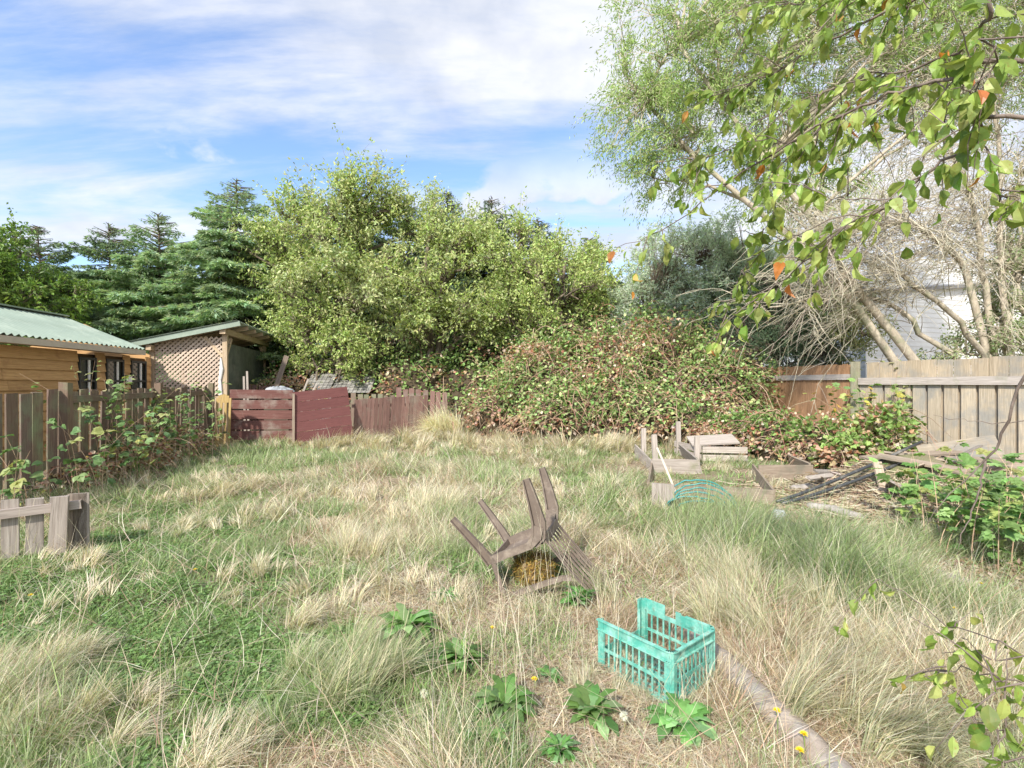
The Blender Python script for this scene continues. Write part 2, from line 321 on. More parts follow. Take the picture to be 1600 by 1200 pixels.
BROWN = [(.42, .29, .20), (.50, .36, .27), (.36, .26, .19)]
# blobs seen in the yard: px, py, radius, green(-1..1), height factor
BL = [(300, 800, 1.3, .55, -.45), (150, 900, .9, .75, -.35), (60, 950, .8, .6, -.4), (390, 1020, .5, .8, -.8), (290, 1080, .5, .95, -.9), (340, 1130, .35, .9, -.9), (240, 1020, .4, .7, -.6), (330, 960, .5, .4, -.6),
      (520, 1060, .33, .1, .4), (80, 1050, .5, -.3, .15), (30, 1150, .4, -.4, .2), (640, 830, .6, -.5, .6), (590, 850, .5, -.3, .6), (690, 760, .8, -.4, .6), (520, 740, 1.2, -.45, .4),
      (800, 690, 2.5, -.6, .8), (900, 680, 2.5, -.5, .8), (650, 680, 2.0, -.6, .8), (360, 770, .9, -.4, .3), (620, 700, 1.5, -.4, .3),
      (1250, 870, .8, .5, .8), (1330, 900, .7, .45, .7), (1150, 850, .8, .3, .9), (1080, 860, .8, .2, .8), (1180, 930, .55, -.6, .9), (1300, 1000, .5, -.55, .9), (1420, 1050, .5, -.7, .8), (1500, 1120, .4, -.6, .8),
      (1540, 1000, .5, -.5, .6), (1380, 960, .5, .1, .6), (1250, 1120, .3, -.3, .7), (960, 800, 1.0, .35, .2), (1000, 760, 1.3, .2, .3), (780, 1000, .5, -.5, -.5), (650, 930, .4, -.9, -.6), (620, 950, .4, -.8, -.6),
      (560, 900, .4, .3, .3), (900, 1120, .4, -.6, -.7), (980, 1160, .4, -.8, -.8), (700, 1100, .4, -.3, -.5), (820, 900, .4, .1, .3), (940, 880, .4, .1, .4), (1000, 1090, .3, -.6, -.7), (1050, 900, .5, -.5, -.4), (960, 860, .5, -.4, -.3), (200, 770, .8, .8, .1), (260, 850, .8, .5, -.3),
      (180, 1080, .5, .2, .2), (230, 1140, .4, -.2, .4), (450, 880, .6, .2, -.2), (470, 980, .35, -.4, -.4), (450, 700, 1.5, .3, .1), (330, 720, 1.2, .5, .2)]
BLW = [(*G(a, b)[:2], r, g, h) for a, b, r, g, h in BL]
def field(x, y):
    g = (fbm(x, y, .9, 21)-.5)*2.6+(vnoise(x, y, 3.1, 44)-.5)*1.5+.02; h = 1+(fbm(x, y, 1.1, 31)-.5)*1.2
    for bx, by, r, bg_, bh in BLW:
        w_ = np.exp(-((x-bx)**2+(y-by)**2)/(r*r)); g = g*(1-.5*w_)+bg_*w_*.9; h = h+bh*w_
    return g, np.clip(h, .2, 2.2)
def inview(x, y): return (np.abs(x) < y*1.06+.5)
def left_x(y): return -6.2-.2*(y-6.2)+.1
def right_x(y): return 11.0-.28*y-.1
def scatter(n, y0, y1, pw=1.0):
    y = (y0**pw+(y1**pw-y0**pw)*rng.random(n))**(1/pw); x = (rng.random(n)*2-1)*(y*1.08+.4)
    return x, y
mbs = {'dry': MB(), 'green': MB()}
def emit(x, y, dens_n, rad, hmul, wmul, lying=0.0):
    """tufts at x,y: dens_n blades each"""
    g, h = field(x, y); tn = vnoise(x, y, 2.3, 55)*.6+vnoise(x, y, 5.1, 56)*.4; h = h*np.clip((tn-.28)*3.0, .32, 1.35); nt_ = len(x); tot = nt_*dens_n; ti = np.repeat(np.arange(nt_), dens_n)
    wa = 2.2+(vnoise(x, y, .35, 71)-.5)*4.5+np.where(x > .5, -2.6, .6)   # lie of the grass, right side falls to the right
    wa = np.where(x > .8, -.35+(vnoise(x, y, .5, 72)-.5)*2.5, wa)
    ra = rng.random(tot)*2*np.pi; rr = np.sqrt(rng.random(tot))*rad*(.6+rng.random(nt_)*.8)[ti]
    rx = x[ti]+np.cos(ra)*rr; ry = y[ti]+np.sin(ra)*rr
    H = (.12+.15*rng.random(tot))*h[ti]*hmul*(.7+.6*rng.random(nt_))[ti]
    out_l = rr/rad*.5; wob = rng.normal(0, .5, nt_)[ti]; ax = np.cos(ra)*out_l+np.cos(wa[ti]+wob)*.5+rng.normal(0, .42, tot); ay = np.sin(ra)*out_l+np.sin(wa[ti]+wob)*.5+rng.normal(0, .42, tot)
    ang = np.arctan2(ay, ax); mag = np.clip(np.hypot(ax, ay), 0, 1.2)
    isdry = rng.random(tot) < 1/(1+np.exp(6.0*(g[ti]+.12)))
    lean = mag*.6+rng.random(tot)*.3+np.where(isdry, .2, 0)+lying; bend = mag*(.9+rng.random(tot)*.8)+np.where(h[ti] < .5, .3, 0)
    root = np.stack([rx, ry, gh(rx, ry)-.005], 1); W = (.0017+.0042*rng.random(tot)**2)*wmul
    tone = (vnoise(x, y, 1.7, 91))[ti]
    cd_ = pick(STRAW+BROWN[:1], tot, .2); cg_ = pick(GREY, tot, .2); cd_ = np.where((tone > .62)[:, None] & (rng.random(tot) < .6)[:, None], cg_, cd_)
    cb = pick(BROWN, tot, .1); cd_ = np.where((tone < .3)[:, None] & (rng.random(tot) < .5)[:, None], cb, cd_)
    gg = pick(GREEN, tot, .24); tipg = gg*.6+pick(STRAW, tot)*.4*(.5+.5*rng.random((tot, 1)))
    for key, m in (('dry', isdry), ('green', ~isdry)):
        if m.sum() == 0: continue
        c0 = cd_[m]*.9+pick(GREEN, m.sum())*.08 if key == 'dry' else gg[m]; c1 = cd_[m] if key == 'dry' else tipg[m]
        blades(mbs[key], root[m], ang[m], lean[m], bend[m], H[m], W[m]*(1.15 if key == 'green' else 1.), c0, c1)
def keep(x, y, y1=99): 
    return (x > left_x(y)) & (x < right_x(y)-.1) & inview(x, y)
def clear(x, y):  # little long grass on the trampled rubbish area, thatch strip and inside the crate
    a = (((x-4.7)/2.0)**2+((y-6.5)/1.25)**2 < 1) | (((x-4.2)/1.3)**2+((y-8.)/1.0)**2 < 1) | ((x > 1.9) & (x < 3.6) & (y > 6.6) & (y < 10.8) & (vnoise(x, y, 2, 2) < .6)) | (((x-3.75)/.7)**2+((y-4.0)/.35)**2 < 1); b = ((x-.77)/.2)**2+((y-2.65)/.28)**2 < 1; c = (np.abs(x-(1.18-.13*(y-2.2))) < .12) & (y < 3.0) | (np.abs(x-(.97-.39*(y-3.3))) < .13) & (y > 2.9) & (y < 4.6)
    e = ((x-.12)/.42)**2+((y-3.75)/.35)**2 < 1
    return ~(a | b | c | (e & (vnoise(x, y, 6, 12) < .7)))
for (n, y0, y1, dn, rad, hm, wm, ly) in ((4300, 1.25, 3.2, 30, .07, .95, .8, .0), (4500, 3.0, 6.0, 30, .10, 1.0, 1.15, 0), (4800, 5.8, 11., 24, .16, 1.0, 1.9, 0), (4200, 10.5, 21., 20, .26, 1.0, 3.2, 0)):
    x, y = scatter(n, y0, y1, 1.6); k = keep(x, y) & clear(x, y); g, h = field(x, y); k &= (rng.random(n) < np.clip(h*1.1, .25, 1)); emit(x[k], y[k], dn, rad, hm, wm, ly)
# short undercoat: lying thatch and low green
for (n, y0, y1, wm, hm) in ((120000, 1.2, 3.4, .8, .42), (80000, 3.2, 7.0, 1.3, .5), (45000, 6.8, 19., 2.6, .7)):
    x, y = scatter(n, y0, y1, 1.7); k = keep(x, y); x = x[k]; y = y[k]; n = len(x); g, h = field(x, y)
    isd = rng.random(n) < 1/(1+np.exp(7*(g+.02))); root = np.stack([x, y, gh(x, y)], 1); ang = rng.random(n)*6.28
    H = (.08+.1*rng.random(n))*hm*2.0*np.where(isd, 1., .55); lean = np.where(isd, 1.05+.4*rng.random(n), .3+.6*rng.random(n)); W = (.0028+.002*rng.random(n))*wm*np.where(isd, 1, 1.4)
    cdr = np.where((rng.random(n) < .32)[:, None], pick(BROWN, n, .12), pick(STRAW, n, .12)); cgr = pick(GREEN, n, .15)
    for key, m in (('dry', isd), ('green', ~isd)):
        c = (cdr if key == 'dry' else cgr)[m]; blades(mbs[key], root[m], ang[m], lean[m], np.full(m.sum(), .5), H[m], W[m], c, c*1.05)
# scattered cream tufts over the middle of the yard
x, y = scatter(420, 3.2, 15, 1.3); k = keep(x, y) & clear(x, y) & (x < 3.5); TUF = np.stack([x, y], 1)[k]
# named tall clumps
def clump(px, py, r, n, H, dirn, spread, pal, key, wm=1.0, bend=1.2, mixg=.3):
    H = H*(.7 if wm > 3 else .72); bend = bend*1.35
    c = G(px, py); ra = rng.random(n)*6.28; rr = np.sqrt(rng.random(n))*r; x = c[0]+np.cos(ra)*rr; y = c[1]+np.sin(ra)*rr
    k_ = max(3, n//90); cx_ = rng.integers(0, k_, n); ca = rng.random(k_)*6.28; cr2 = np.sqrt(rng.random(k_))*r*1.25; rr2 = np.sqrt(rng.random(n))*.045*max(1, r/.25); x = c[0]+(np.cos(ca)*cr2)[cx_]+np.cos(ra)*rr2; y = c[1]+(np.sin(ca)*cr2)[cx_]+np.sin(ra)*rr2; wb = rng.normal(0, .45, k_)[cx_]; H = H*rng.uniform(.55, 1.15, k_)[cx_]; bend = bend*rng.uniform(.6, 1.5, k_)[cx_]
    ax = np.cos(dirn+wb)*.7+np.cos(ra)*spread*.45+rng.normal(0, .25, n); ay = np.sin(dirn+wb)*.7+np.sin(ra)*spread*.45+rng.normal(0, .25, n); mag = np.hypot(ax, ay)
    col = pick(pal, n, .2); g0 = pick(GREEN, n, .2); c0 = col*(1-mixg)+g0*mixg
    blades(mbs[key], np.stack([x, y, gh(x, y)-.005], 1), np.arctan2(ay, ax), mag*.35, mag*bend*rng.uniform(.7, 1.2, n), H*rng.uniform(.6, 1.1, n), np.full(n, .0034)*wm, c0, col)
clump(520, 1085, .24, 1500, .46, 0.5, .7, GREY+STRAW[:2], 'green', 1., 1.1, .55); clump(470, 1120, .18, 500, .36, 2.6, .6, GREEN+GREY, 'green', 1., 1.2, .5)
clump(600, 860, .26, 900, .46, .8, .5, STRAW, 'dry', 1.2, 1.0, .2); clump(545, 862, .25, 900, .42, 2.4, .6, STRAW, 'dry', 1.2, 1.2, .2); clump(670, 800, .35, 900, .5, 1.2, .6, STRAW, 'dry', 1.5, 1., .3)
clump(60, 1040, .25, 700, .36, .4, .7, STRAW, 'dry', 1., 1.3, .15); clump(20, 1130, .22, 900, .36, .5, .7, STRAW+GREY, 'dry', 1., 1.2, .2); clump(150, 1150, .2, 700, .34, .2, .7, STRAW, 'dry', 1., 1.4, .15)
clump(330, 1195, .12, 700, .36, .55, .4, STRAW, 'dry', 1., 1.3, .1); clump(270, 830, .25, 500, .32, 0.2, .6, STRAW+GREY, 'dry', 1.2, 1.1, .2); clump(350, 770, .5, 900, .34, 0., .6, STRAW, 'dry', 1.8, 1.2, .1)
for a, b in ((1130, 900), (1180, 930), (1230, 960), (1160, 980), (1260, 1020), (1330, 1060), (1400, 1090), (1460, 1030), (1520, 1100), (1380, 1150), (1290, 1120), (1560, 1180), (1450, 1180)):
    clump(a, b, .20, 800, .52, -.6+rng.uniform(-.3, .3)+(2.6 if a < 1250 and b < 990 else 0), .5, STRAW+GREY, 'dry', 1., 1.3, .25)
for a, b in ((1110, 850), (1180, 860), (1250, 850), (1310, 870), (1370, 900), (1230, 900), (1300, 930), (1060, 830)):
    clump(a, b, .3, 560, .44, rng.uniform(-.8, .2), .5, GREEN+GREY+STRAW, 'green', 1.3, 1.2, .35)
for a, b in ((700, 672), (720, 668), (745, 670), (770, 672), (800, 675), (650, 690), (850, 680), (880, 678), (930, 680), (600, 700), (960, 690), (560, 700), (990, 700), (900, 700), (820, 700), (740, 695)):
    clump(a, b, .8, 700, .75, rng.uniform(0, 6.28), .5, STRAW, 'dry', 4., .9, .1)
clump(690, 680, .45, 1800, 1.6, 3.6, .9, [(.80, .74, .56), (.74, .67, .48)], 'dry', 4.5, 1.6, 0.)
for a, b in ((860, 960), (900, 930), (930, 935), (905, 915), (740, 945)):   # grass grown through the chair
    clump(a, b, .12, 120, .34, rng.uniform(0, 6.28), .5, GREY+STRAW, 'dry', .9, .9, .35)
for a, b in ((940, 1080), (1120, 1075), (1050, 1130), (1000, 1110), (980, 1030)):
    clump(a, b, .1, 160, .2, rng.uniform(0, 6.28), .7, STRAW+GREY, 'dry', .9, 1.2, .2)
for a, b in ((1020, 790), (1080, 795), (1140, 790), (1190, 785), (1040, 745), (1110, 735), (1010, 735), (1220, 760), (1130, 715), (1170, 745), (1250, 765), (990, 720)):
    clump(a, b, .35, 220, .3, rng.uniform(0, 6.28), .6, STRAW+GREY+BROWN, 'dry', 1.8, 1.1, .3)
for x_, y_ in TUF:
    clump(800+x_/y_*F, 600+CAMH*F/y_, .10+.012*y_, 130, rng.uniform(.26, .44), rng.uniform(0, 6.28), .6, STRAW, 'dry', .9+.2*y_, 1.1, .15)
# thin upright seed stems
nst = 420; x, y = scatter(nst, 1.8, 7, 1.5); k = keep(x, y) & clear(x, y); x = x[k]; y = y[k]; m_ = len(x)
x2 = np.concatenate([x, rng.normal(-.1, .22, 60), rng.normal(.2, .15, 30)]); y2 = np.concatenate([y, rng.normal(2.5, .25, 60), rng.normal(3.0, .3, 30)]); m_ = len(x2)
blades(mbs['dry'], np.stack([x2, y2, gh(x2, y2)], 1), rng.random(m_)*6.28, rng.random(m_)*.25, rng.random(m_)*.5, rng.uniform(.35, .75, m_), np.full(m_, .0028), pick(BROWN+STRAW, m_), pick(STRAW, m_))
x, y = scatter(9000, 1.3, 7.5, 1.4); k = keep(x, y) & clear(x, y); x = x[k]; y = y[k]; m_ = len(x)   # fallen bent straws
blades(mbs['dry'], np.stack([x, y, gh(x, y)+rng.uniform(0, .07, m_)], 1), rng.random(m_)*6.28, rng.uniform(.7, 1.45, m_), rng.uniform(-.3, .9, m_), rng.uniform(.15, .45, m_), rng.uniform(.0018, .0045, m_)*np.clip(y/3, 1, 2), pick(STRAW+BROWN, m_, .2), pick(STRAW+BROWN, m_, .2))
tag(mbs['dry'].build('dry_grass', M_grass), 'long straw coloured dry grass lying in tufts over the yard', 'grass', kind='stuff')
tag(mbs['green'].build('green_grass', M_grass), 'green grass growing between the dry tufts', 'grass', kind='stuff')
# clover / low weeds
mb = MB(); x, y = scatter(130000, 1.3, 6.5, 1.5); g, h = field(x, y); k = (g+vnoise(x, y, 4, 3)*1.0 > .78) & (h < 1.) & (rng.random(len(x)) < .75) & keep(x, y) & clear(x, y); x = x[k]; y = y[k]; n = len(x)
for j in range(3):
    a = rng.random(n)*6.28; dr = np.stack([np.cos(a), np.sin(a), rng.normal(.1, .15, n)], 1); nn = np.stack([rng.normal(0, .25, n), rng.normal(0, .25, n), np.ones(n)], 1)
    inst(mb, *DIA, np.stack([x, y, gh(x, y)+rng.uniform(.01, .045, n)], 1), dr, nn, np.stack([rng.uniform(.014, .027, n)]*2+[rng.uniform(.01, .02, n)], 1)*np.array([1, .9, 1]), pick([(.19, .32, .10), (.25, .37, .14), (.15, .25, .08)], n, .15))
tag(mb.build('clover', M_leaf), 'low clover and small broad leaves covering the trodden strip', 'ground cover', kind='stuff')

# ------------------------------------------------------------------ plants and trees
def tree(name, label, cat, base, crown, nclump, nleaf, slen, lsz, pal, wts=None, up=.5, trunks=1, tr=.16, group=None, tmpl=DIA, barkm=None, leafm=None, droop=.25, limbs=26, aspect=.45, palb=None, spread=.5, hang=0., shell=.45, jit=.06, bough=0.):
    base = np.array(base, float); t = thing(name, label, cat, base, group); barkm = barkm or M_bark; leafm = leafm or M_leaf
    E = np.array(crown, float); vol = E[:, 3]*E[:, 4]*E[:, 5]; ei = rng.choice(len(E), nclump, p=vol**.75/np.sum(vol**.75))
    u = runit(nclump); r = shell+(1-shell)*rng.random(nclump)**.6; r *= 1+.5*(vnoise(u[:, 0]*2+ei*3, u[:, 2]*2, 1.6, 8)-.5)*2
    C = E[ei, :3]+u*r[:, None]*E[ei, 3:]; C = C[C[:, 2] > base[2]+.15]; ei = ei[:len(C)]; n = len(C)
    out_ = nrm(C-(E[:, :3].mean(0)*[1, 1, .8]))
    # trunks and limbs
    tb = MB(); lim = []
    cen = E[:, :3].mean(0); top = E[:, 2].max()
    for k in range(trunks):
        b = base+np.array([rng.normal(0, .25), rng.normal(0, .25), -.1]) if trunks > 1 else base-[0, 0, .1]
        e = E[k % len(E), :3]+np.array([0, 0, E[k % len(E), 5]*.35]); s = np.linspace(0, 1, 8)[:, None]
        p = b*(1-s)+e*s+rng.normal(0, .10, (8, 3))*s*(1-s)*4; tubes(tb, p, np.linspace(tr, tr*.35, 8), 8); lim += [p[i] for i in range(2, 8)]
    L0 = np.array(lim); ch = C[rng.choice(n, limbs)]; nodes = [L0]
    s = np.linspace(0, 1, 7)[None, :, None]; d2 = ((ch[:, None]-L0[None])**2).sum(2)+(np.maximum(0, L0[None, :, 2]-ch[:, None, 2]+.3)*6)**2; st = L0[d2.argmin(1)]
    pa = st[:, None]*(1-s)+ch[:, None]*s+np.array([0, 0, 1])*(s*(1-s))*.5+rng.normal(0, .09, (limbs, 7, 3))*(s*(1-s)*4); tubes(tb, pa, np.linspace(tr*.38, .018, 7)[None], 5)
    if bough:
        n = nclump; li = rng.integers(0, limbs, n); q_ = (.42+.62*rng.random(n)**.7)*5.999; k_ = np.minimum(q_.astype(int), 5); f_ = (q_-k_)[:, None]
        C = pa[li, k_]*(1-f_)+pa[li, k_+1]*f_+rng.normal(0, bough, (n, 3))*(1.25-.13*q_)[:, None]; C[:, 2] = np.maximum(C[:, 2], .3); ei = li
        out_ = nrm(nrm(pa[li, 6]-pa[li, 3])*1.2+nrm(C-cen)*.5)
    tb.build('trunk', barkm, t, smooth=True); nodes.append(pa[:, 1:].reshape(-1, 3)); nodes = np.concatenate(nodes)
    near = np.concatenate([((C[i:i+500, None]-nodes[None])**2).sum(2).argmin(1) for i in range(0, n, 500)]); st = nodes[near]
    br = MB(); s = np.linspace(0, 1, 5)[None, :, None]; pa = st[:, None]*(1-s)+C[:, None]*s+rng.normal(0, .07, (n, 5, 3))*(s*(1-s)*4)+np.array([0, 0, 1])*(s*(1-s))*.25
    tubes(br, pa, np.linspace(.016, .006, 5)[None], 3)
    sd = nrm(out_*spread+np.array([0, 0, up])+rng.normal(0, .38, (n, 3))); L = slen*rng.uniform(.5, 1.25, n)*np.where((rng.random(n) < .16) & (out_[:, 2] > .1), 1.6, 1.); s = np.linspace(0, 1, 5)
    sh = C[:, None]+sd[:, None]*(s[None, :, None]*L[:, None, None])-np.array([0, 0, 1])*(s**2)[None, :, None]*(droop+hang)*L[:, None, None]
    tubes(br, sh, np.linspace(.007, .002, 5)[None], 3); br.build('branches', barkm, t)
    # leaves
    N_ = n*nleaf; ci = np.repeat(np.arange(n), nleaf); tt = rng.random(N_)*1.05; k = np.minimum((tt*4).astype(int), 3); f = tt*4-k
    pos = sh[ci, k]*(1-f)[:, None]+sh[ci, k+1]*f[:, None]+rng.normal(0, jit, (N_, 3))
    dr = sd[ci]*.5+runit(N_)*.8-np.array([0, 0, .35+hang]); nn = runit(N_)+np.array([0, 0, .6])
    tone = vnoise(C[:, 0]*.9+C[:, 2], C[:, 1]*.9+C[:, 2]*.7, .8, 12)[ci]
    c = pick(pal, N_, .14, wts)
    if palb is not None: c = np.where((tone > .6)[:, None], pick(palb, N_, .14), c)
    S = lsz*rng.uniform(.6, 1.2, N_); lf = MB(); inst(lf, *tmpl, pos, dr, nn, np.stack([S, S*aspect*(1 if tmpl is DIA else 2.2), S], 1), c); lf.build('foliage', leafm, t); return t
def E(px, py, d, rpx, rpy, rd): p = P(px, py, d); return (p[0], d, p[2], rpx/F*d, rd, rpy/F*d)
def conifer(name, label, base, H, Rr, nspray, pal, group=None, droop=.25, dens=1., top=1., bare=.03, sz=.26):
    base = np.array(base, float); t = thing(name, label, 'tree', base, group); tb = MB()
    z = np.linspace(0, 1, 9); lean = rng.normal(0, .02, 2)*H; p = base+np.stack([lean[0]*z**2, lean[1]*z**2, z*H], 1); tubes(tb, p, np.linspace(.03*H*.55+.03, .01, 9), 8)
    nb = int(H*30*dens); zb = np.sort(bare+(1-bare)*rng.random(nb)**.85)*.995; a = rng.random(nb)*6.28; Lb = Rr*(1-zb)**.8*rng.uniform(.55, 1.15, nb)*np.clip(zb/.12, .55, 1)+.15
    s = np.linspace(0, 1, 7); dd = np.stack([np.cos(a), np.sin(a), np.zeros(nb)], 1); b0 = base+np.stack([lean[0]*zb**2, lean[1]*zb**2, zb*H], 1)
    up0 = np.where(zb > .8, .55, .12)
    pb = b0[:, None]+dd[:, None]*(s[None, :, None]*Lb[:, None, None])+np.array([0, 0, 1])*((up0[:, None]*s-droop*2.2*s**2+droop*1.35*s**3)*Lb[:, None])[..., None]
    tubes(tb, pb, np.linspace(.03, .006, 7)[None]*np.ones((nb, 1)), 4); tb.build('trunk', M_bark, t, smooth=True)
    N_ = nspray; wt = Lb**1.6; bi = rng.choice(nb, N_, p=wt/wt.sum()); ss = .12+.9*rng.random(N_)**.75; k = np.minimum((ss*6).astype(int), 5); f = ss*6-k
    pos = pb[bi, k]*(1-f)[:, None]+pb[bi, k+1]*f[:, None]; ax = dd[bi]; sdv = np.stack([-ax[:, 1], ax[:, 0], np.zeros(N_)], 1); sg = rng.choice([-1, 1], N_); o = rng.random(N_)**1.2
    wl = (.34*(1.05-ss)+.06)*Lb[bi]; szf = np.clip(Lb[bi]/1.6, .4, 1.); pos = pos+sdv*(sg*o*wl)[:, None]+ax*(o*wl*.55)[:, None]-np.array([0, 0, 1])*(o*wl*.35+rng.random(N_)*.07)[:, None]
    # each spray is a small spray of three slivers
    dr = ax*.8+sdv*(sg*.75)[:, None]+np.array([0, 0, -.25])+rng.normal(0, .28, (N_, 3)); nn = np.array([0, 0, 1])+rng.normal(0, .9, (N_, 3))
    tone = rng.normal(1, .13, nb)[bi][:, None]; c = pick(pal, N_, .13)*tone; lf = MB()
    for j in (-1, 0, 1):
        d2 = nrm(dr)+np.cross(nn, nrm(dr))*j*.55; S = sz*szf*rng.uniform(.5, 1.15, N_)*(1 if j == 0 else .75); inst(lf, *DIA, pos, d2, nn, np.stack([S, S*.27, S], 1), c)
    lf.build('foliage', M_needle, t); return t
CON = [(.34, .45, .25), (.27, .38, .21), (.42, .52, .30), (.32, .45, .31)]
COND = [(.13, .19, .11), (.16, .23, .13), (.10, .15, .09)]
conifer('conifer', 'tall feathery blue green conifer behind the shelter roof, its tip the highest on the left', (-10.9, 20.0, 0), 9.5, 5.0, 75000, CON, 'conifers behind the cabin', droop=.34)
conifer('conifer', 'blue green conifer just left of the tallest one, rising over the cabin ridge', (-14.0, 20.5, 0), 8.3, 4.4, 60000, CON, 'conifers behind the cabin')
conifer('conifer', 'narrow dark conifer tip between the tall conifer and the light green leafy tree', (-9.6, 22.5, 0), 9.6, 3.2, 38000, CON, 'conifers behind the cabin')
conifer('conifer', 'dark conifer at the far left edge behind the cabin roof', (-21.0, 23, 0), 8.6, 4.8, 52000, COND+CON[:1], 'conifers behind the cabin')
conifer('conifer', 'dark conifer between the far left one and the yellow green bush tree', (-17.2, 22, 0), 8.3, 4.2, 52000, CON[:2]+COND, 'conifers behind the cabin')
for i, (px, d, H, lab) in enumerate([(560, 25, 11.2, 'dark conifer hidden behind the left half of the light green trees'), (700, 25, 10.9, 'dark conifer whose top shows above the middle of the light green trees'), (760, 24, 10.3, 'dark conifer right of the middle of the light green trees'),
        (850, 24, 9.3, 'dark conifer behind the spiky shoots at the right of the light green trees'), (925, 23.5, 8.2, 'low dark conifer in the gap left of the grey green juniper'), (430, 25, 9.0, 'dark conifer behind the left edge of the light green tree'), (640, 26, 11.0, 'dark conifer seen through the centre of the light green trees')]):
    conifer('dark_conifer', lab, (P(px, 600, d)[0], d, 0), H, 4.0, 34000, COND, 'dark conifers behind the leafy trees', droop=.22, sz=.32)
LG = [(.40, .51, .15), (.49, .58, .21), (.28, .39, .12), (.57, .62, .28), (.43, .49, .21)]
LG2 = [(.46, .52, .24), (.54, .57, .30), (.36, .43, .2)]
tree('cherry_tree', 'broad light green leafy tree with upright shoots, the tallest in the middle of the photo', 'tree', P(520, 600, 17.5)*[1, 1, 0],
     [E(510, 420, 18, 115, 90, 1.8), E(455, 455, 19.5, 80, 75, 1.6), E(560, 375, 17.5, 85, 75, 2.0), E(415, 385, 19.5, 60, 70, 1.5), E(480, 335, 17.8, 45, 45, 1.2), E(545, 320, 17.6, 45, 50, 1.2), E(590, 470, 17, 100, 80, 2), E(380, 435, 20, 50, 65, 1.3), E(610, 340, 18, 45, 45, 1.3)], 1900, 22, 1.0, .14, LG, up=.75, trunks=3, limbs=95, bough=.24, palb=LG2, droop=.2, group='light green trees behind the yard')
tree('cherry_tree', 'yellowish leafy tree right of the tallest light green one', 'tree', P(680, 600, 18)*[1, 1, 0],
     [E(670, 400, 18, 70, 75, 2), E(700, 440, 17.8, 90, 90, 2), E(650, 350, 18, 38, 45, 1.3), E(745, 395, 18.2, 45, 60, 1.5), E(690, 500, 17, 110, 60, 1.6), E(705, 365, 18.3, 35, 40, 1)], 1150, 21, 1.0, .135, LG2+LG[:2], up=.7, trunks=2, limbs=60, bough=.22, group='light green trees behind the yard')
tree('cherry_tree', 'light green leafy tree with thin upright shoots above the bramble mound', 'tree', P(850, 600, 18)*[1, 1, 0],
     [E(810, 420, 18, 55, 60, 1.6), E(885, 425, 18, 50, 60, 1.6), E(850, 465, 17, 100, 50, 1.8), E(935, 450, 18.3, 35, 50, 1.4), E(790, 500, 16.8, 60, 40, 1.2), E(900, 500, 17.5, 70, 30, 1)], 1300, 21, 1.15, .13, LG, up=1.1, trunks=3, limbs=75, bough=.24, group='light green trees behind the yard')
tree('bush_tree', 'dense yellow green bushy tree behind the cabin roof at the far left', 'tree', P(40, 600, 17)*[1, 1, 0],
     [E(20, 445, 17, 70, 70, 2), E(70, 475, 17, 55, 50, 1.5), E(-60, 440, 17, 90, 80, 2)], 1300, 24, .6, .16, [(.16, .27, .05), (.24, .34, .07), (.12, .20, .05)], up=.4, limbs=60, bough=.28)
tree('elder_shrub', 'small light green sapling with bare stems right of the timber shelter', 'tree', P(500, 600, 17)*[1, 1, 0],
     [E(480, 520, 17.2, 42, 50, .8), E(550, 545, 16.8, 45, 36, .8), E(520, 500, 17.5, 45, 50, .8)], 420, 20, .5, .13, LG, up=.3, trunks=3, tr=.06, limbs=18)
# curly willow whose limbs lean over from behind the right fence
WL = [(.30, .43, .13), (.38, .50, .19), (.24, .35, .11), (.46, .54, .25)]
WB = P(1545, 600, 11.2)*[1, 1, 0]
tree('willow_tree', 'tall curly leaved willow with hanging pale green foliage at the top right', 'tree', WB,
     [E(1060, 100, 11.5, 110, 90, 1.2), E(1010, 190, 11.5, 65, 85, .9), E(1180, 60, 11.5, 120, 90, 1.5), E(1120, 180, 11.8, 130, 75, 1.2), E(1050, 260, 11.8, 60, 50, .8), E(1300, 60, 12, 130, 110, 1.6), E(1430, 80, 12, 130, 120, 1.6), E(1560, 60, 12, 110, 140, 1.6), E(1240, 250, 12, 100, 90, 1.1), E(1300, -100, 12, 300, 90, 2)],
     2300, 56, .6, .105, WL, up=.15, trunks=2, tr=.11, limbs=60, barkm=M_palebark, aspect=.24, hang=.4, jit=.07, droop=.3)
tree('juniper_tree', 'rounded grey green juniper behind the bramble mound', 'tree', P(1090, 600, 17)*[1, 1, 0],
     [E(1100, 440, 17, 90, 75, 1.8), E(1035, 475, 17, 60, 60, 1.4), E(1160, 460, 17, 75, 65, 1.4), E(1090, 520, 17, 100, 40, 1.6), E(1220, 490, 17, 60, 60, 1.3)], 3000, 36, .4, .14, [(.52, .60, .47), (.60, .67, .54), (.42, .50, .38)], up=.3, aspect=.22, limbs=24, jit=.05, leafm=M_needle, shell=.6)
tree('yew_tree', 'dark green evergreen behind the left end of the board fence', 'tree', P(1215, 600, 15)*[1, 1, 0],
     [E(1215, 500, 15, 75, 60, 1.6), E(1190, 550, 15, 80, 50, 1.5), E(1240, 560, 14.6, 60, 50, 1.2)], 1300, 26, .35, .11, COND+[(.07, .12, .07)], up=.3, aspect=.22, limbs=20, jit=.05, leafm=M_needle, shell=.6)
tree('ivy_shrub', 'pale leafy shrub left of the white house', 'shrub', P(1320, 600, 14)*[1, 1, 0],
     [E(1320, 520, 14, 45, 45, .9), E(1300, 480, 14, 40, 50, .8)], 330, 24, .35, .09, [(.35, .38, .16), (.42, .44, .22), (.25, .30, .12)], up=.3, limbs=10, tr=.06)
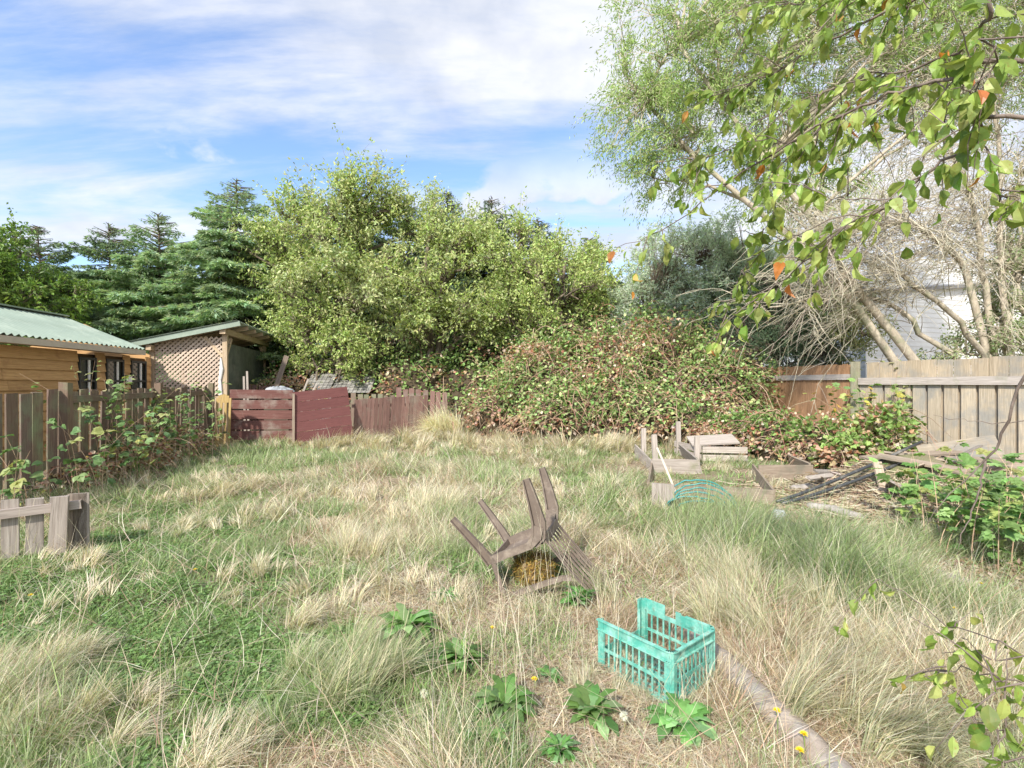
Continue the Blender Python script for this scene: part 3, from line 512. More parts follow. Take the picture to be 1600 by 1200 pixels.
tree('ivy_tree', 'ivy covered tree behind the right end of the board fence', 'tree', P(1640, 600, 11.8)*[1, 1, 0],
     [E(1590, 470, 11.5, 60, 80, .8), E(1560, 530, 11.3, 55, 35, .6), E(1640, 350, 11.8, 80, 130, 1), E(1480, 555, 11.2, 30, 15, .4)], 750, 24, .3, .085, [(.22, .30, .12), (.32, .38, .20), (.40, .42, .26)], up=.1, limbs=20, trunks=2, tr=.12, barkm=M_palebark, palb=[(.45, .40, .27), (.36, .34, .2)])

# bare twiggy shrub sprawling over the fence
t = thing('twiggy_shrub', 'leafless tan shrub with a tangle of arching twigs over the board fence', 'shrub', P(1510, 600, 10.9)*[1, 1, 0])
tb = MB()
limb_px = [[(1560, 640, 11.), (1545, 560, 11.0), (1500, 505, 11), (1440, 455, 10.9), (1380, 420, 10.9), (1300, 385, 10.9), (1235, 340, 10.8)],
           [(1545, 640, 11.), (1500, 570, 11.2), (1440, 520, 11.2), (1390, 470, 11.2), (1330, 460, 11.2), (1270, 465, 11.2), (1200, 480, 11.)],
           [(1570, 640, 11.2), (1545, 480, 11.3), (1530, 380, 11.3), (1520, 300, 11.3), (1480, 220, 11.3), (1440, 150, 11.3), (1400, 90, 11.2)],
           [(1590, 640, 11.2), (1570, 480, 11.2), (1565, 380, 11.2), (1560, 280, 11.2), (1555, 180, 11.2), (1550, 80, 11.2), (1540, 0, 11.2)],
           [(1545, 600, 11.), (1510, 420, 11.), (1470, 380, 10.8), (1430, 350, 10.7), (1380, 350, 10.6), (1330, 370, 10.5), (1260, 400, 10.5)]]
nodes = []
for lp in limb_px:
    p = np.array([P(*q_) for q_ in lp]); ts = np.linspace(0, 6, 19); pi = np.stack([np.interp(ts, range(7), p[:, i]) for i in range(3)], 1)+rng.normal(0, .035, (19, 3)); pi[0, 2] = max(0, pi[0, 2])
    tubes(tb, pi, np.linspace(.075, .016, 19), 8); nodes.append(pi[5:])
tb.build('trunk', M_palebark, t, smooth=True)
nodes = np.concatenate(nodes); n = 1000; st = nodes[rng.choice(len(nodes), n)]+rng.normal(0, .08, (n, 3)); a = rng.normal(math.pi, 1.1, n)
d0 = nrm(np.stack([np.cos(a), np.sin(a)*.6, rng.normal(.2, .55, n)], 1)); L = rng.uniform(.6, 2.4, n); s = np.linspace(0, 1, 10)[None, :, None]
wig = np.cumsum(rng.normal(0, .022, (n, 10, 3)), 1)
pa = st[:, None]+d0[:, None]*s*L[:, None, None]-np.array([0, 0, 1])*(s**2)*(L*rng.uniform(.1, .5, n))[:, None, None]+wig*L[:, None, None]
def hid(p):
    r_ = np.zeros(len(p), bool)
    for j in (-1, p.shape[1]//2): q = p[:, j]; px = 800+q[:, 0]/q[:, 1]*F; r_ |= (px > 1345) & (px < 1540) & (q[:, 2] < 3.3); r_ |= (px < 1215) & (rng.random(len(q)) < .75)
    return r_ & (rng.random(len(p)) < .85)
kk = ~hid(pa); pa = pa[kk]; d0 = d0[kk]; n = len(pa); mb = MB(); tubes(mb, pa, np.linspace(.010, .0035, 10)[None], 3, pick([(1, 1, 1), (1.25, 1.2, 1.1), (.8, .8, .8)], n, .1))
n2 = 5200; i = rng.choice(n, n2); k = rng.integers(2, 10, n2); st = pa[i, k]; d1 = nrm(d0[i]+rng.normal(0, .6, (n2, 3))); L2 = rng.uniform(.2, .9, n2); s = np.linspace(0, 1, 6)[None, :, None]
pb = st[:, None]+d1[:, None]*s*L2[:, None, None]-np.array([0, 0, 1])*(s**2)*(L2*.3)[:, None, None]+np.cumsum(rng.normal(0, .025, (n2, 6, 3)), 1)*L2[:, None, None]
kk = ~hid(pb); pb = pb[kk]; n2 = len(pb)
tubes(mb, pb, np.linspace(.006, .0022, 6)[None], 3, pick([(1, 1, 1), (1.15, 1.1, .95), (.75, .75, .75)], n2, .1)); mb.build('twigs', M_twig, t)

# leaf masses: brambles
BR = [(.24, .38, .12), (.33, .48, .17), (.17, .28, .09), (.52, .58, .28), (.40, .52, .22)]; BRR = [(.48, .22, .15), (.56, .35, .24), (.38, .18, .13), (.62, .46, .26)]; BRB = [(.62, .50, .38), (.52, .39, .29), (.70, .60, .48)]
def bramble(name, label, ells, nleaf, ncane, lsz=.075, pal=BR, wred=.35, group=None, core=True, cat='bush', canelen=1.2):
    Ea = np.array(ells, float); base = np.array([Ea[0, 0], Ea[0, 1], 0.]); t = thing(name, label, cat, base, group)
    vol = (Ea[:, 3]*Ea[:, 5]); ei = rng.choice(len(Ea), nleaf, p=vol/vol.sum()); u = runit(nleaf); u[:, 2] = np.abs(u[:, 2])*np.sign(rng.random(nleaf)-.12)
    nr = .84+.62*(vnoise(u[:, 0]*3+ei*7, u[:, 2]*3+u[:, 1], 1.5, 4)-.3); rr = nr*(1-.22*rng.random(nleaf)**2.0)
    C = Ea[ei, :3]+u*rr[:, None]*Ea[ei, 3:]; C = C+(rng.normal(0, .16, (nleaf//14+1, 3))[np.arange(nleaf)//14])*min(1, Ea[0, 3]/2); 
    # drop those buried in a neighbour
    dep = np.min(np.stack([np.linalg.norm((C-e[:3])/e[3:], axis=1) for e in Ea]), 0) if len(Ea) > 1 else np.ones(nleaf); k = (dep > .7) & (C[:, 2] > .02); C = C[k]; u = u[k]; ei = ei[k]; n = len(C)
    tone = vnoise(C[:, 0]*1.1+C[:, 1]*.4, C[:, 2]*1.3, 1.1, 15)*.7+vnoise(C[:, 0], C[:, 2]*1.5+C[:, 1], 4., 17)*.3
    low = np.clip(1-C[:, 2]/1.1, 0, 1)*.25
    red = rng.random(n) < np.clip((tone+low-.62+wred*.5)*3.2, .06, .9)
    c = np.where(red[:, None], np.where((rng.random(n) < .5)[:, None], pick(BRR, n), pick(BRB, n)), pick(pal, n, .16)); lf = MB()
    cdir = nrm(u+rng.normal(0, .5, (n, 3))+np.array([0, 0, -.2])); nn = nrm(u+np.array([0, 0, .6])+rng.normal(0, .4, (n, 3)))
    for j in (-1, 0, 1):
        d2 = cdir+np.cross(nn, cdir)*j*1.1; S = lsz*rng.uniform(.6, 1.2, n)*(1 if j == 0 else .8); inst(lf, *DIA, C, d2, nn+rng.normal(0, .15, (n, 3)), np.stack([S, S*.75, S], 1), c)
    lf.build('foliage', M_leaf, t)
    if ncane:
        i = rng.choice(n, ncane); st = C[i]-u[i]*.15; a = rng.random(ncane)*6.28; L = rng.uniform(.4, 1., ncane)*canelen; s = np.linspace(0, 1, 8)[None, :, None]
        d0 = nrm(np.stack([np.cos(a)*.8, np.sin(a)*.6-.3, rng.uniform(.1, 1.1, ncane)], 1)); pa = st[:, None]+d0[:, None]*s*L[:, None, None]-np.array([0, 0, 1])*(s**2)*(L*.9)[:, None, None]+np.cumsum(rng.normal(0, .012, (ncane, 8, 3)), 1)
        pa[..., 2] = np.maximum(pa[..., 2], .01)
        kc = pick([(1, 1, 1), (1.3, 1.2, 1.1), (.7, .6, .6)], ncane)
        for e_ in range(len(Ea)):
            sel = ei[i] == e_
            if sel.any(): cb = MB(); tubes(cb, pa[sel], np.linspace(.007, .0025, 8)[None]*max(1, Ea[0, 1]/9), 3, kc[sel]); tag(cb.build('canes', M_cane, t), kind='stuff')
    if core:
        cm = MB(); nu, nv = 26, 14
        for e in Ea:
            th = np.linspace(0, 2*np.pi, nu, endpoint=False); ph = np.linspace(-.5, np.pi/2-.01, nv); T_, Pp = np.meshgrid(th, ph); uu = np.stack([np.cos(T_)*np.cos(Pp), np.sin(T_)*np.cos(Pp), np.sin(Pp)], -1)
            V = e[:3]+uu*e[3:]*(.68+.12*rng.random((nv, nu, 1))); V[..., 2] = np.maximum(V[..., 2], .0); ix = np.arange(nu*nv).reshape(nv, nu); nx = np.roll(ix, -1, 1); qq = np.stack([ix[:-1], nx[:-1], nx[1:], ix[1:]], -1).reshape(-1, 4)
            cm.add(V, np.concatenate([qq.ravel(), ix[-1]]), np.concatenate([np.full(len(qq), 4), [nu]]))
        cm.build('dark_core', M_thicket, t)  # solid dark filler added inside the leaf shell to block gaps, no twigs modelled
    return t
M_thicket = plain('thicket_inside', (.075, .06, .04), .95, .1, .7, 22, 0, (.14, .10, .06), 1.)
def B(px, ptop, pbase, d, rpx, rd):
    zt = CAMH-(ptop-600)/F*d; x = (px-800)/F*d; return (x, d, zt*.25, rpx/F*d, rd, zt*.75)
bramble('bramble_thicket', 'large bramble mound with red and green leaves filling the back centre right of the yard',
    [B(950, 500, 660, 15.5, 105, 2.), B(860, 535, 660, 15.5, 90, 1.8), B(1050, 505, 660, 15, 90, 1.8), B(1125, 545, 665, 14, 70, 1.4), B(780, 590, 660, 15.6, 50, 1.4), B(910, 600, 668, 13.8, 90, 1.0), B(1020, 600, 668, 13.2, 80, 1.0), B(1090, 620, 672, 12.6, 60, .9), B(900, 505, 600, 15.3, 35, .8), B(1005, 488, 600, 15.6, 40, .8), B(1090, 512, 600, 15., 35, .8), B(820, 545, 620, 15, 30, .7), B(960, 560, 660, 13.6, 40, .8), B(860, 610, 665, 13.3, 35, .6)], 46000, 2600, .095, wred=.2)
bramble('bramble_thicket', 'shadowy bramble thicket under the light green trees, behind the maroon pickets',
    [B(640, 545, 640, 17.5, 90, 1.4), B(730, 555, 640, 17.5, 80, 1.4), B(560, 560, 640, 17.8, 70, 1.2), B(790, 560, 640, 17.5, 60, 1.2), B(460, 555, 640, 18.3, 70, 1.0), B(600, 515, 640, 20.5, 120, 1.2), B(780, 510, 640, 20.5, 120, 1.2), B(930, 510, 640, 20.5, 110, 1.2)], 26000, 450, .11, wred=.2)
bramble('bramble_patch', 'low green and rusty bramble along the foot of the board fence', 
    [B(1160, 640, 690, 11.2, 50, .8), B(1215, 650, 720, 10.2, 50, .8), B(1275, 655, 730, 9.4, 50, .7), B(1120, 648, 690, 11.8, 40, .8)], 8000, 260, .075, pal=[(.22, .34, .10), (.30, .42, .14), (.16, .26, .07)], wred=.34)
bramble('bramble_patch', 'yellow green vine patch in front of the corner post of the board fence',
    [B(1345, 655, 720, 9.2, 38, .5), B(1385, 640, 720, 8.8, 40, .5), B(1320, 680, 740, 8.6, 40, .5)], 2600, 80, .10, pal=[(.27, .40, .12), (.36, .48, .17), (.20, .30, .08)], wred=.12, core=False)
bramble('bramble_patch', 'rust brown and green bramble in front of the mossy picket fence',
    [(-6.25, 8.4, .1, .35, 1.2, .5), (-6.6, 10.0, .1, .35, 1.2, .55), (-6.1, 7.2, .05, .25, .7, .3)], 1900, 150, .065, pal=BR+[(.3, .4, .15)], wred=.12, core=False, canelen=1.4)

def stems(name, label, spots, H, lsz, pal, cat='plant', group=None, nl=14, thick=.006, tmpl=OVA, asp=1.0):
    """upright leafy stems"""
    c = np.mean([s_[:2] for s_ in spots], 0); t = thing(name, label, cat, (c[0], c[1], 0), group); sb = MB(); lf = MB(); n = len(spots)
    sp = np.array([[x, y, float(gh(x, y))] for x, y in spots]); hh = H*rng.uniform(.6, 1.1, n); s = np.linspace(0, 1, 8)[None, :, None]; bd = np.stack([rng.normal(0, .3, n), rng.normal(-.1, .25, n), np.zeros(n)], 1)
    pa = sp[:, None]+np.array([0, 0, 1])*s*hh[:, None, None]+bd[:, None]*(s**2)*hh[:, None, None]; 
    for q_ in pa: sb = MB(); tubes(sb, q_, np.linspace(thick, thick*.3, 8), 4); sb.build('stem', M_cane, t)
    m = n*nl; i = np.repeat(np.arange(n), nl); tt = rng.uniform(.25, 1., m)*6.99; k = tt.astype(int); f = (tt-k)[:, None]; pos = pa[i, k]*(1-f)+pa[i, k+1]*f
    a = rng.random(m)*6.28; dr = np.stack([np.cos(a), np.sin(a), rng.normal(-.1, .3, m)], 1); nn = np.array([0, 0, 1])+rng.normal(0, .35, (m, 3)); nn[:, 1] -= .3
    S = lsz*rng.uniform(.6, 1.2, m); cc = pick(pal, m, .15)
    for j in (-1, 0, 1):
        d2 = dr+np.cross(nn, dr)*j*.9; inst(lf, *tmpl, pos+dr*.05, d2, nn, np.stack([S, S*asp, S], 1)*(1 if j == 0 else .8), cc)
    lf.build('foliage', M_leaf, t); return t
BRL = [(.19, .30, .11), (.25, .37, .15), (.14, .24, .08), (.36, .40, .14)]
stems('bramble_shoot', 'tall leafy bramble shoots in front of the brown pickets near the round topped board', [(-6.35+rng.normal(0, .2), 9.4+rng.normal(0, .9)) for _ in range(26)], 1.55, .10, BRL, 'plant', nl=16)
stems('bramble_shoot', 'leafy bramble shoots rising against the middle of the mossy picket fence', [(-5.85+rng.normal(0, .2), 7.6+rng.normal(0, .5)) for _ in range(14)], 1.15, .11, BRL, 'plant', nl=9)
stems('bramble_shoot', 'sparse bramble shoots above the grey rail at the left edge', [(-5.2+rng.normal(0, .3), 5.6+rng.normal(0, .25)) for _ in range(6)], .95, .11, BRL, 'plant', nl=6)
stems('weed_shrub', 'pale seeding weeds poking above the picket fence below the cabin windows', [(-7.6+rng.normal(0, .35), 9.4+rng.normal(0, .5)) for _ in range(14)], 1.85, .10, [(.38, .46, .2), (.5, .5, .28), (.3, .38, .14)], 'plant', nl=14)
VINE = [(.20, .34, .11), (.26, .40, .14), (.16, .28, .08), (.38, .44, .15)]
stems('grape_vine', 'broad leaved vine climbing the pale fence boards', [(7.35+rng.normal(0, .22), 10.6+rng.normal(0, .8)) for _ in range(26)], 1.5, .12, VINE+[(.6, .5, .12)], 'vine', nl=11, tmpl=LOB)
stems('grape_vine', 'broad leaved vine heaped in front of the rubbish pile at the right edge', [(4.35+rng.normal(0, .35), 4.6+rng.normal(0, .55)) for _ in range(46)], .85, .105, VINE, 'vine', nl=11, tmpl=LOB)
stems('grape_vine', 'vine leaves sprawling beside the plank pile below the pale boards', [(5.5+rng.normal(0, .6), 5.9+rng.normal(0, .5)) for _ in range(26)], .5, .10, VINE, 'vine', nl=8, tmpl=LOB)
stems('grape_vine', 'vine tuft hanging over the top rail of the board fence', [(8.0+rng.normal(0, .2), 10.2+rng.normal(0, .2)) for _ in range(6)], 2.15, .11, [(.30, .38, .16), (.4, .44, .22)], 'vine', nl=14, tmpl=LOB)

exec_marker = 0
# ------------------------------------------------------------------ built things
UP = np.array([0, 0, 1.])
def fence_line(A, B_, pitch): 
    A = np.array(A, float); B_ = np.array(B_, float); L = np.linalg.norm(B_-A); n = max(1, int(L/pitch)); return A, nrm(B_-A), n, L
# mossy picket fence, left
A = np.array([-5.9, 5.2, 0]); Bq = np.array([-7.55, 12.9, 0]); d_ = nrm(Bq-A); nml = np.array([d_[1], -d_[0], 0])
t = thing('picket_fence', 'mossy dark brown picket fence along the left side of the yard', 'fence', A)
Lf = np.linalg.norm(Bq-A); s_ = .1
while s_ < Lf-.1:
    p = A+d_*s_; wdt = rng.uniform(.175, .205) if s_ < 4 else rng.uniform(.15, .18); top = 1.40+rng.uniform(-.035, .03)+(0.02 if s_ > 4 else 0); z0 = float(gh(p[0], p[1]))-.05; mb = MB()
    lean_ = np.append(rng.normal(0, .012, 2), 0); tw = nml*rng.normal(0, .008)
    board(mb, p+UP*z0+tw, p+UP*top+lean_+tw, d_, wdt, .022, np.ones(3)*rng.uniform(.8, 1.2)*np.array([1, rng.uniform(.94, 1.05), rng.uniform(.9, 1.05)]), .012); mb.build('picket', M_fence_dark, t)
    s_ += .245 if s_ < 4.5 else .215
for s0 in (2.0, 4.8, 7.6):
    p = A+d_*s0+nml*.07; mb = MB(); board(mb, p-UP*.1, p+UP*1.52, d_, .12, .11, (1, .95, .9), .01); mb.build('post', M_fence_dark, t)
for z in (1.28, .45):
    for s0, s1 in ((2.1, 4.7), (4.9, 7.5)):
        mb = MB(); board(mb, A+d_*s0+nml*.035+UP*z, A+d_*s1+nml*.035+UP*(z+.01), UP, .10, .04, (.95, .95, .95), .01); mb.build('rail', M_fence_dark, t)
# low grey fence fragment, front left
A = P(-40, 600, 4.2)*[1, 1, 0]; Bq = P(128, 600, 4.55)*[1, 1, 0]; d_ = nrm(Bq-A); nml = np.array([d_[1], -d_[0], 0])
t = thing('low_fence', 'short grey weathered fence piece standing at the left edge', 'fence', A); Lf = np.linalg.norm(Bq-A)
for s_ in np.arange(.06, Lf, .155):
    p = A+d_*s_; mb = MB(); board(mb, p-UP*.05, p+UP*(.52+rng.uniform(-.01, .012)), d_, .115, .02, np.ones(3)*rng.uniform(.55, .8), .008); mb.build('picket', M_grey, t)
mb = MB(); board(mb, A+nml*.035+UP*.41, Bq+nml*.035+UP*.44, UP, .075, .045, (.85, .83, .84), .008); mb.build('rail', M_grey, t)
mb = MB(); board(mb, Bq-d_*.16+nml*.08-UP*.05, Bq-d_*.13+nml*.08+UP*.53, d_, .125, .04, (.82, .8, .8), .008, .11); mb.build('post', M_grey, t)
mb = MB(); board(mb, Bq-d_*.03+nml*.0-UP*.05, Bq-d_*.03+UP*.53, d_, .13, .02, (.7, .65, .6), .005); mb.build('picket', M_grey, t)

# cabin
t = thing('cabin', 'golden timber cabin with green corrugated roof behind the picket fence', 'building', (-9.6, 11, 0))
W0 = np.array([-8.75, 6.4, 0]); W1 = np.array([-9.45, 13.4, 0]); d_ = nrm(W1-W0); nml = np.array([d_[1], -d_[0], 0]); LW = np.linalg.norm(W1-W0); Hc = 2.18
def wp(s, z, o=0.): return W0+d_*s+UP*z+nml*o
wins = []
for pa_, pb_, zb_ in ((122, 150, .92), (165, 193, .92), (204, 228, .92)):
    ss = []
    for px in (pa_, pb_):
        k = (px-800)/F; # (W0x+dx s)=k (W0y+dy s)
        ss.append((k*W0[1]-W0[0])/(d_[0]-k*d_[1]))
    wins.append((ss[0], ss[1], 1.22 if False else 1.15, 2.08))
mb = MB(); nrow = 11; hrow = Hc/nrow
def segs(z0, z1):
    cur = 0.; o_ = []
    for a_, b_, w0, w1 in wins:
        if z1 > w0+.02 and z0 < w1-.02: o_.append((cur, a_)); cur = b_
    o_.append((cur, LW)); return o_
for r_ in range(nrow):
    z = r_*hrow
    for a_, b_ in segs(z, z+hrow):
        cuts = [a_]+[c for c in (rng.uniform(.5, 2.3), rng.uniform(2.5, 4.6), rng.uniform(4.8, 6.8)) if a_+.5 < c < b_-.5]+[b_]
        for c0, c1 in zip(cuts[:-1], cuts[1:]):
            tn = np.ones(3)*rng.uniform(.85, 1.15); board(mb, wp(c0+.002, z+hrow/2+.005, -.01), wp(c1-.002, z+hrow/2+.005, -.01), UP+nml*-.16, hrow+.03, .018, tn*rng.uniform(.9, 1.1))
mb.build('wall', M_cabin, t)
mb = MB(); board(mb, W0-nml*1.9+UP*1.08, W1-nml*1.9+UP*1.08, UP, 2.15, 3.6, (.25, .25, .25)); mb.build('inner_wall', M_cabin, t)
for a_, b_, w0, w1 in wins:
    mb = MB()
    for e0, e1 in (((a_+.03, w0), (a_+.03, w1)), ((b_-.03, w0), (b_-.03, w1))): board(mb, wp(*e0, .012), wp(*e1, .012), d_, .045, .03)
    for z in (w0+.03, w1-.03, w0+.42): board(mb, wp(a_+.06, z, .012), wp(b_-.06, z, .012), UP, .05, .028)
    fr = mb.build('window', M_dark, t); mb = MB(); board(mb, wp((a_+b_)/2, w0+.04, -.03), wp((a_+b_)/2, w1-.04, -.03), d_, b_-a_-.1, .01); mb.build('pane', M_glass, fr)
    mb = MB(); board(mb, wp(b_-.22, w0+.05, .006), wp(b_-.22, w1-.05, .006), d_, .05, .02, (.8, .85, .85)); mb.build('mullion', M_white, fr)
# a/c like small vent between last windows
mb = MB(); sv = (wins[1][1]+wins[2][0])/2; board(mb, wp(sv, 1.5, .02), wp(sv, 1.72, .02), d_, .38, .05); fr = mb.build('vent', M_dark, t); mb = MB(); board(mb, wp(sv, 1.53, .05), wp(sv, 1.69, .05), d_, .2, .012, (.7, .8, .8)); mb.build('vent_panel', M_white, fr)
def corr(mb, o, ud, vd, Lu, Lv, pitch, amp, th=.006, nv=3):
    nu = int(Lu/pitch*8)+1; u = np.linspace(0, Lu, nu); v = np.linspace(0, Lv, nv); nn = nrm(np.cross(ud, vd)); nn = nn if nn[2] > 0 else -nn
    V = []
    for off in (0, -th):
        V.append((o+u[None, :, None]*ud+v[:, None, None]*vd+nn*(amp*np.cos(u*2*np.pi/pitch)[None, :, None]+off)).reshape(-1, 3))
    ix = np.arange(nu*nv).reshape(nv, nu); q = np.stack([ix[:-1, :-1], ix[:-1, 1:], ix[1:, 1:], ix[1:, :-1]], -1).reshape(-1, 4); k = nu*nv
    def edge(a): return np.stack([a[:-1], a[1:], a[1:]+k, a[:-1]+k], -1)
    qs = np.concatenate([q, q[:, ::-1]+k, edge(ix[0]), edge(ix[-1]), edge(ix[:, 0]), edge(ix[:, -1])]); mb.add(np.concatenate(V), qs.ravel(), np.full(len(qs), 4))
ev = W0+nml*.32+UP*2.36-d_*.4; rg = W0-nml*1.55+UP*3.13-d_*.4; vd = nrm(rg-ev); Lr = LW-.35
mb = MB(); corr(mb, ev, d_, vd, Lr, np.linalg.norm(rg-ev), .15, .022); rf = mb.build('roof', M_roof, t, smooth=True)
rg2 = rg+UP*.0; mb = MB(); corr(mb, rg+UP*.012, d_, nrm(-nml*1.9-UP*.8), Lr, 2., .13, .016); mb.build('roof', M_roof, t, smooth=True)
mb = MB(); board(mb, rg+UP*.03, rg+d_*Lr+UP*.03, nml, .22, .03); mb.build('ridge_cap', M_roof, rf)
mb = MB(); board(mb, ev+UP*-.085-nml*.03, ev+d_*Lr+UP*-.085-nml*.03, UP, .12, .03); mb.build('fascia', M_fascia, t)
mb = MB(); board(mb, ev-UP*.13-nml*.2, ev+d_*Lr-UP*.13-nml*.2, nml, .30, .015, (.7, .7, .7)); mb.build('soffit', M_fascia, t)
mb = MB(); Ct = [W1-d_*.01+nml*.0, W1-nml*3.4-d_*.01]; 
V = [Ct[0]+UP*0, Ct[1]+UP*0, Ct[1]+UP*2.2, (W1-nml*1.6)+UP*3.05, Ct[0]+UP*2.25]; V2 = [v-d_*.05 for v in V]
mb.add(V+V2, [0, 1, 2, 3, 4, 9, 8, 7, 6, 5, 0, 5, 6, 1, 1, 6, 7, 2, 2, 7, 8, 3, 3, 8, 9, 4, 4, 9, 5, 0], [5, 5, 4, 4, 4, 4, 4]); mb.build('gable_wall', M_cabin, t)

# timber shelter
FL = np.array([-9.56, 13.62, 0]); FR = np.array([-7.84, 14.0, 0]); u_ = nrm(FR-FL); b_ = np.array([-.225, .974, 0]); BRp = FR+b_*4.3; BLp = FL+b_*4.3
t = thing('timber_shelter', 'open timber shelter with lattice wall and green corrugated lean-to roof', 'shelter', FR)
def rz(p):  # roof underside height over plan point
    return 2.98+(np.dot(p-FR, u_))*.24
for p in (FL, FR, BLp, BRp, FL+b_*2.1):
    mb = MB(); board(mb, p-UP*.1, p+UP*(rz(p)-.10), u_, .12, .12, np.ones(3)*rng.uniform(.9, 1.1), .004); mb.build('post', M_frame, t)
mb = MB(); board(mb, FR-b_*.25+UP*2.93, BRp+b_*.35+UP*2.93, UP, .16, .14); mb.build('beam', M_frame, t)
mb = MB(); board(mb, FL-b_*.25+UP*(rz(FL)-.10), BLp+b_*.35+UP*(rz(FL)-.1), UP, .14, .12); mb.build('beam', M_frame, t)
for i in range(6):
    s0 = FL-u_*.5+b_*(i*.86-.1); s1 = FR+u_*.38+b_*(i*.86-.1); mb = MB(); board(mb, s0+UP*(rz(s0)+.045), s1+UP*(rz(s1)+.045), UP, .11, .05); mb.build('rafter', M_frame, t)
for p, dd in ((FR, b_), (FR, -u_), (BRp, -b_), (FL, -u_*1.0)):
    sg = 1; mb = MB(); board(mb, p+UP*2.25+dd*.06, p+dd*.5+UP*(rz(p)-.2), UP-dd, .07, .07, (1.15, 1.15, 1.15)); mb.build('brace', M_frame, t)
ro = FL-u_*.62-b_*.35; ro = ro+UP*(rz(ro)+.13); vdr = nrm(u_+UP*.24)
mb = MB(); corr(mb, ro, b_, vdr, 5.2, 2.85, .15, .018); mb.build('roof', M_roof, t, smooth=True)
mb = MB(); e0 = FL-u_*.6-b_*.3; e1 = FR+u_*.45-b_*.3; board(mb, e0+UP*(rz(e0)+.05), e1+UP*(rz(e1)+.05), UP, .13, .03, (.9, .95, .85)); mb.build('fascia', M_roof, t)
# lattice
def lattice(mb, o, ud, w, h, step, sw, rot=True):
    nn = np.array([ud[1], -ud[0], 0])
    for sgn, off in ((1, .006), (-1, -.006)):
        k = -h if sgn > 0 else 0
        for c in np.arange(-h, w+h, step):
            # line u = c + sgn*z clipped to [0,w]x[0,h]
            z0, z1 = 0., h
            if sgn > 0: z0 = max(z0, -c); z1 = min(z1, w-c)
            else: z0 = max(z0, c-w); z1 = min(z1, c)
            if z1-z0 < .06: continue
            board(mb, o+ud*(c+sgn*z0)+UP*z0+nn*off, o+ud*(c+sgn*z1)+UP*z1+nn*off, ud, sw*1.4 if sgn > 0 else sw, .010, np.ones(3)*rng.uniform(.9, 1.1))
mb = MB(); lattice(mb, FL+u_*.07+UP*1.2-b_*.02, u_, 1.62, 1.58, .125, .036); mb.build('lattice_panel', M_lattice, t)
mb = MB(); board(mb, FL+u_*.06+UP*.6, FR-u_*.06+UP*.6, UP, 1.15, .02); mb.build('lower_panel', M_frame, t)
mb = MB()
nu = 14; a0 = FR+b_*.15+np.array([.02, 0, 0]); 
us = np.linspace(0, 3.9, nu); zs = np.linspace(.6, 2.62, 8); UU, ZZ = np.meshgrid(us, zs); bulge = .06*np.sin(UU*1.7)*np.sin((ZZ-.6)*1.5)
V = a0+UU[..., None]*b_+ZZ[..., None]*UP+bulge[..., None]*u_; ix = np.arange(nu*8).reshape(8, nu); qq = np.stack([ix[:-1, :-1], ix[:-1, 1:], ix[1:, 1:], ix[1:, :-1]], -1).reshape(-1, 4); mb.add(V, qq.ravel(), np.full(len(qq), 4)); mb.build('mesh_screen', M_screen, t, smooth=True)
mb = MB(); board(mb, FR+b_*.07+UP*1.42, BRp-b_*.07+UP*1.42, UP, .16, .04, (.9, .8, .7)); mb.build('rail', M_frame, t)
for dz in (0,):
    q_ = FR-b_*.07-u_*.09; pts = [q_+UP*2.2, q_+UP*1.9+u_*.02, q_+UP*1.6-u_*.02, q_+UP*1.2]; mb = MB(); tubes(mb, np.array(pts), [.02, .05, .035, .05], 6); tag(mb.build('rag', M_white, None, origin=q_), 'pale rag tied around the shelter post', 'cloth')

# red slatted panel, maroon board panel, maroon pickets, back fence
A = P(359, 600, 12.9)*[1, 1, 0]; Bq = P(457, 600, 13.3)*[1, 1, 0]; d_ = nrm(Bq-A); Lp = np.linalg.norm(Bq-A)
t = thing('slatted_panel', 'weathered red panel of five horizontal boards beside the ochre board', 'fence panel', A)
for i in range(5):
    mb = MB(); z = .20+i*.262; board(mb, A+UP*z, Bq+UP*(z-.02), UP, .225, .03, np.ones(3)*rng.uniform(.85, 1.25), .01); mb.build('slat', M_red, t)
for s_ in (.02, .5, .98):
    p = A+d_*Lp*s_+np.array([0, .04, 0]); mb = MB(); board(mb, p, p+UP*1.34, d_, .07, .04, (.8, .8, .8)); mb.build('batten', M_red, t)
A = P(458, 600, 12.8)*[1, 1, 0]; Bq = P(551, 600, 13.6)*[1, 1, 0]
t = thing('leaning_panel', 'solid maroon painted panel leaning between slatted panel and pickets', 'fence panel', A)
tb_ = np.array([-.05, .12, 1.])
d_ = Bq-A
for i in range(5):
    z0 = .02+i*.255; z1 = z0+.25; sl0 = np.array([-.0, 0, 0]); mb_c = np.ones(3)*rng.uniform(.92, 1.08)
    if i == 0: mb = MB()
    q0 = A+tb_*((z0+z1)/2)+np.array([0, 0, 0]); q1 = Bq+tb_*((z0+z1)/2)+UP*.14-np.array([.06, 0, 0])*i*.5; board(mb, q0, q1, tb_, .25, .02, mb_c, .002)
mb.build('boards', M_maroon, t)
mb = MB(); board(mb, A+np.array([.02, -.03, 0]), A+np.array([-.04, .12, 1.26]), nrm(d_), .05, .03, (1, 1, 1)); mb.build('batten', M_grain, t)
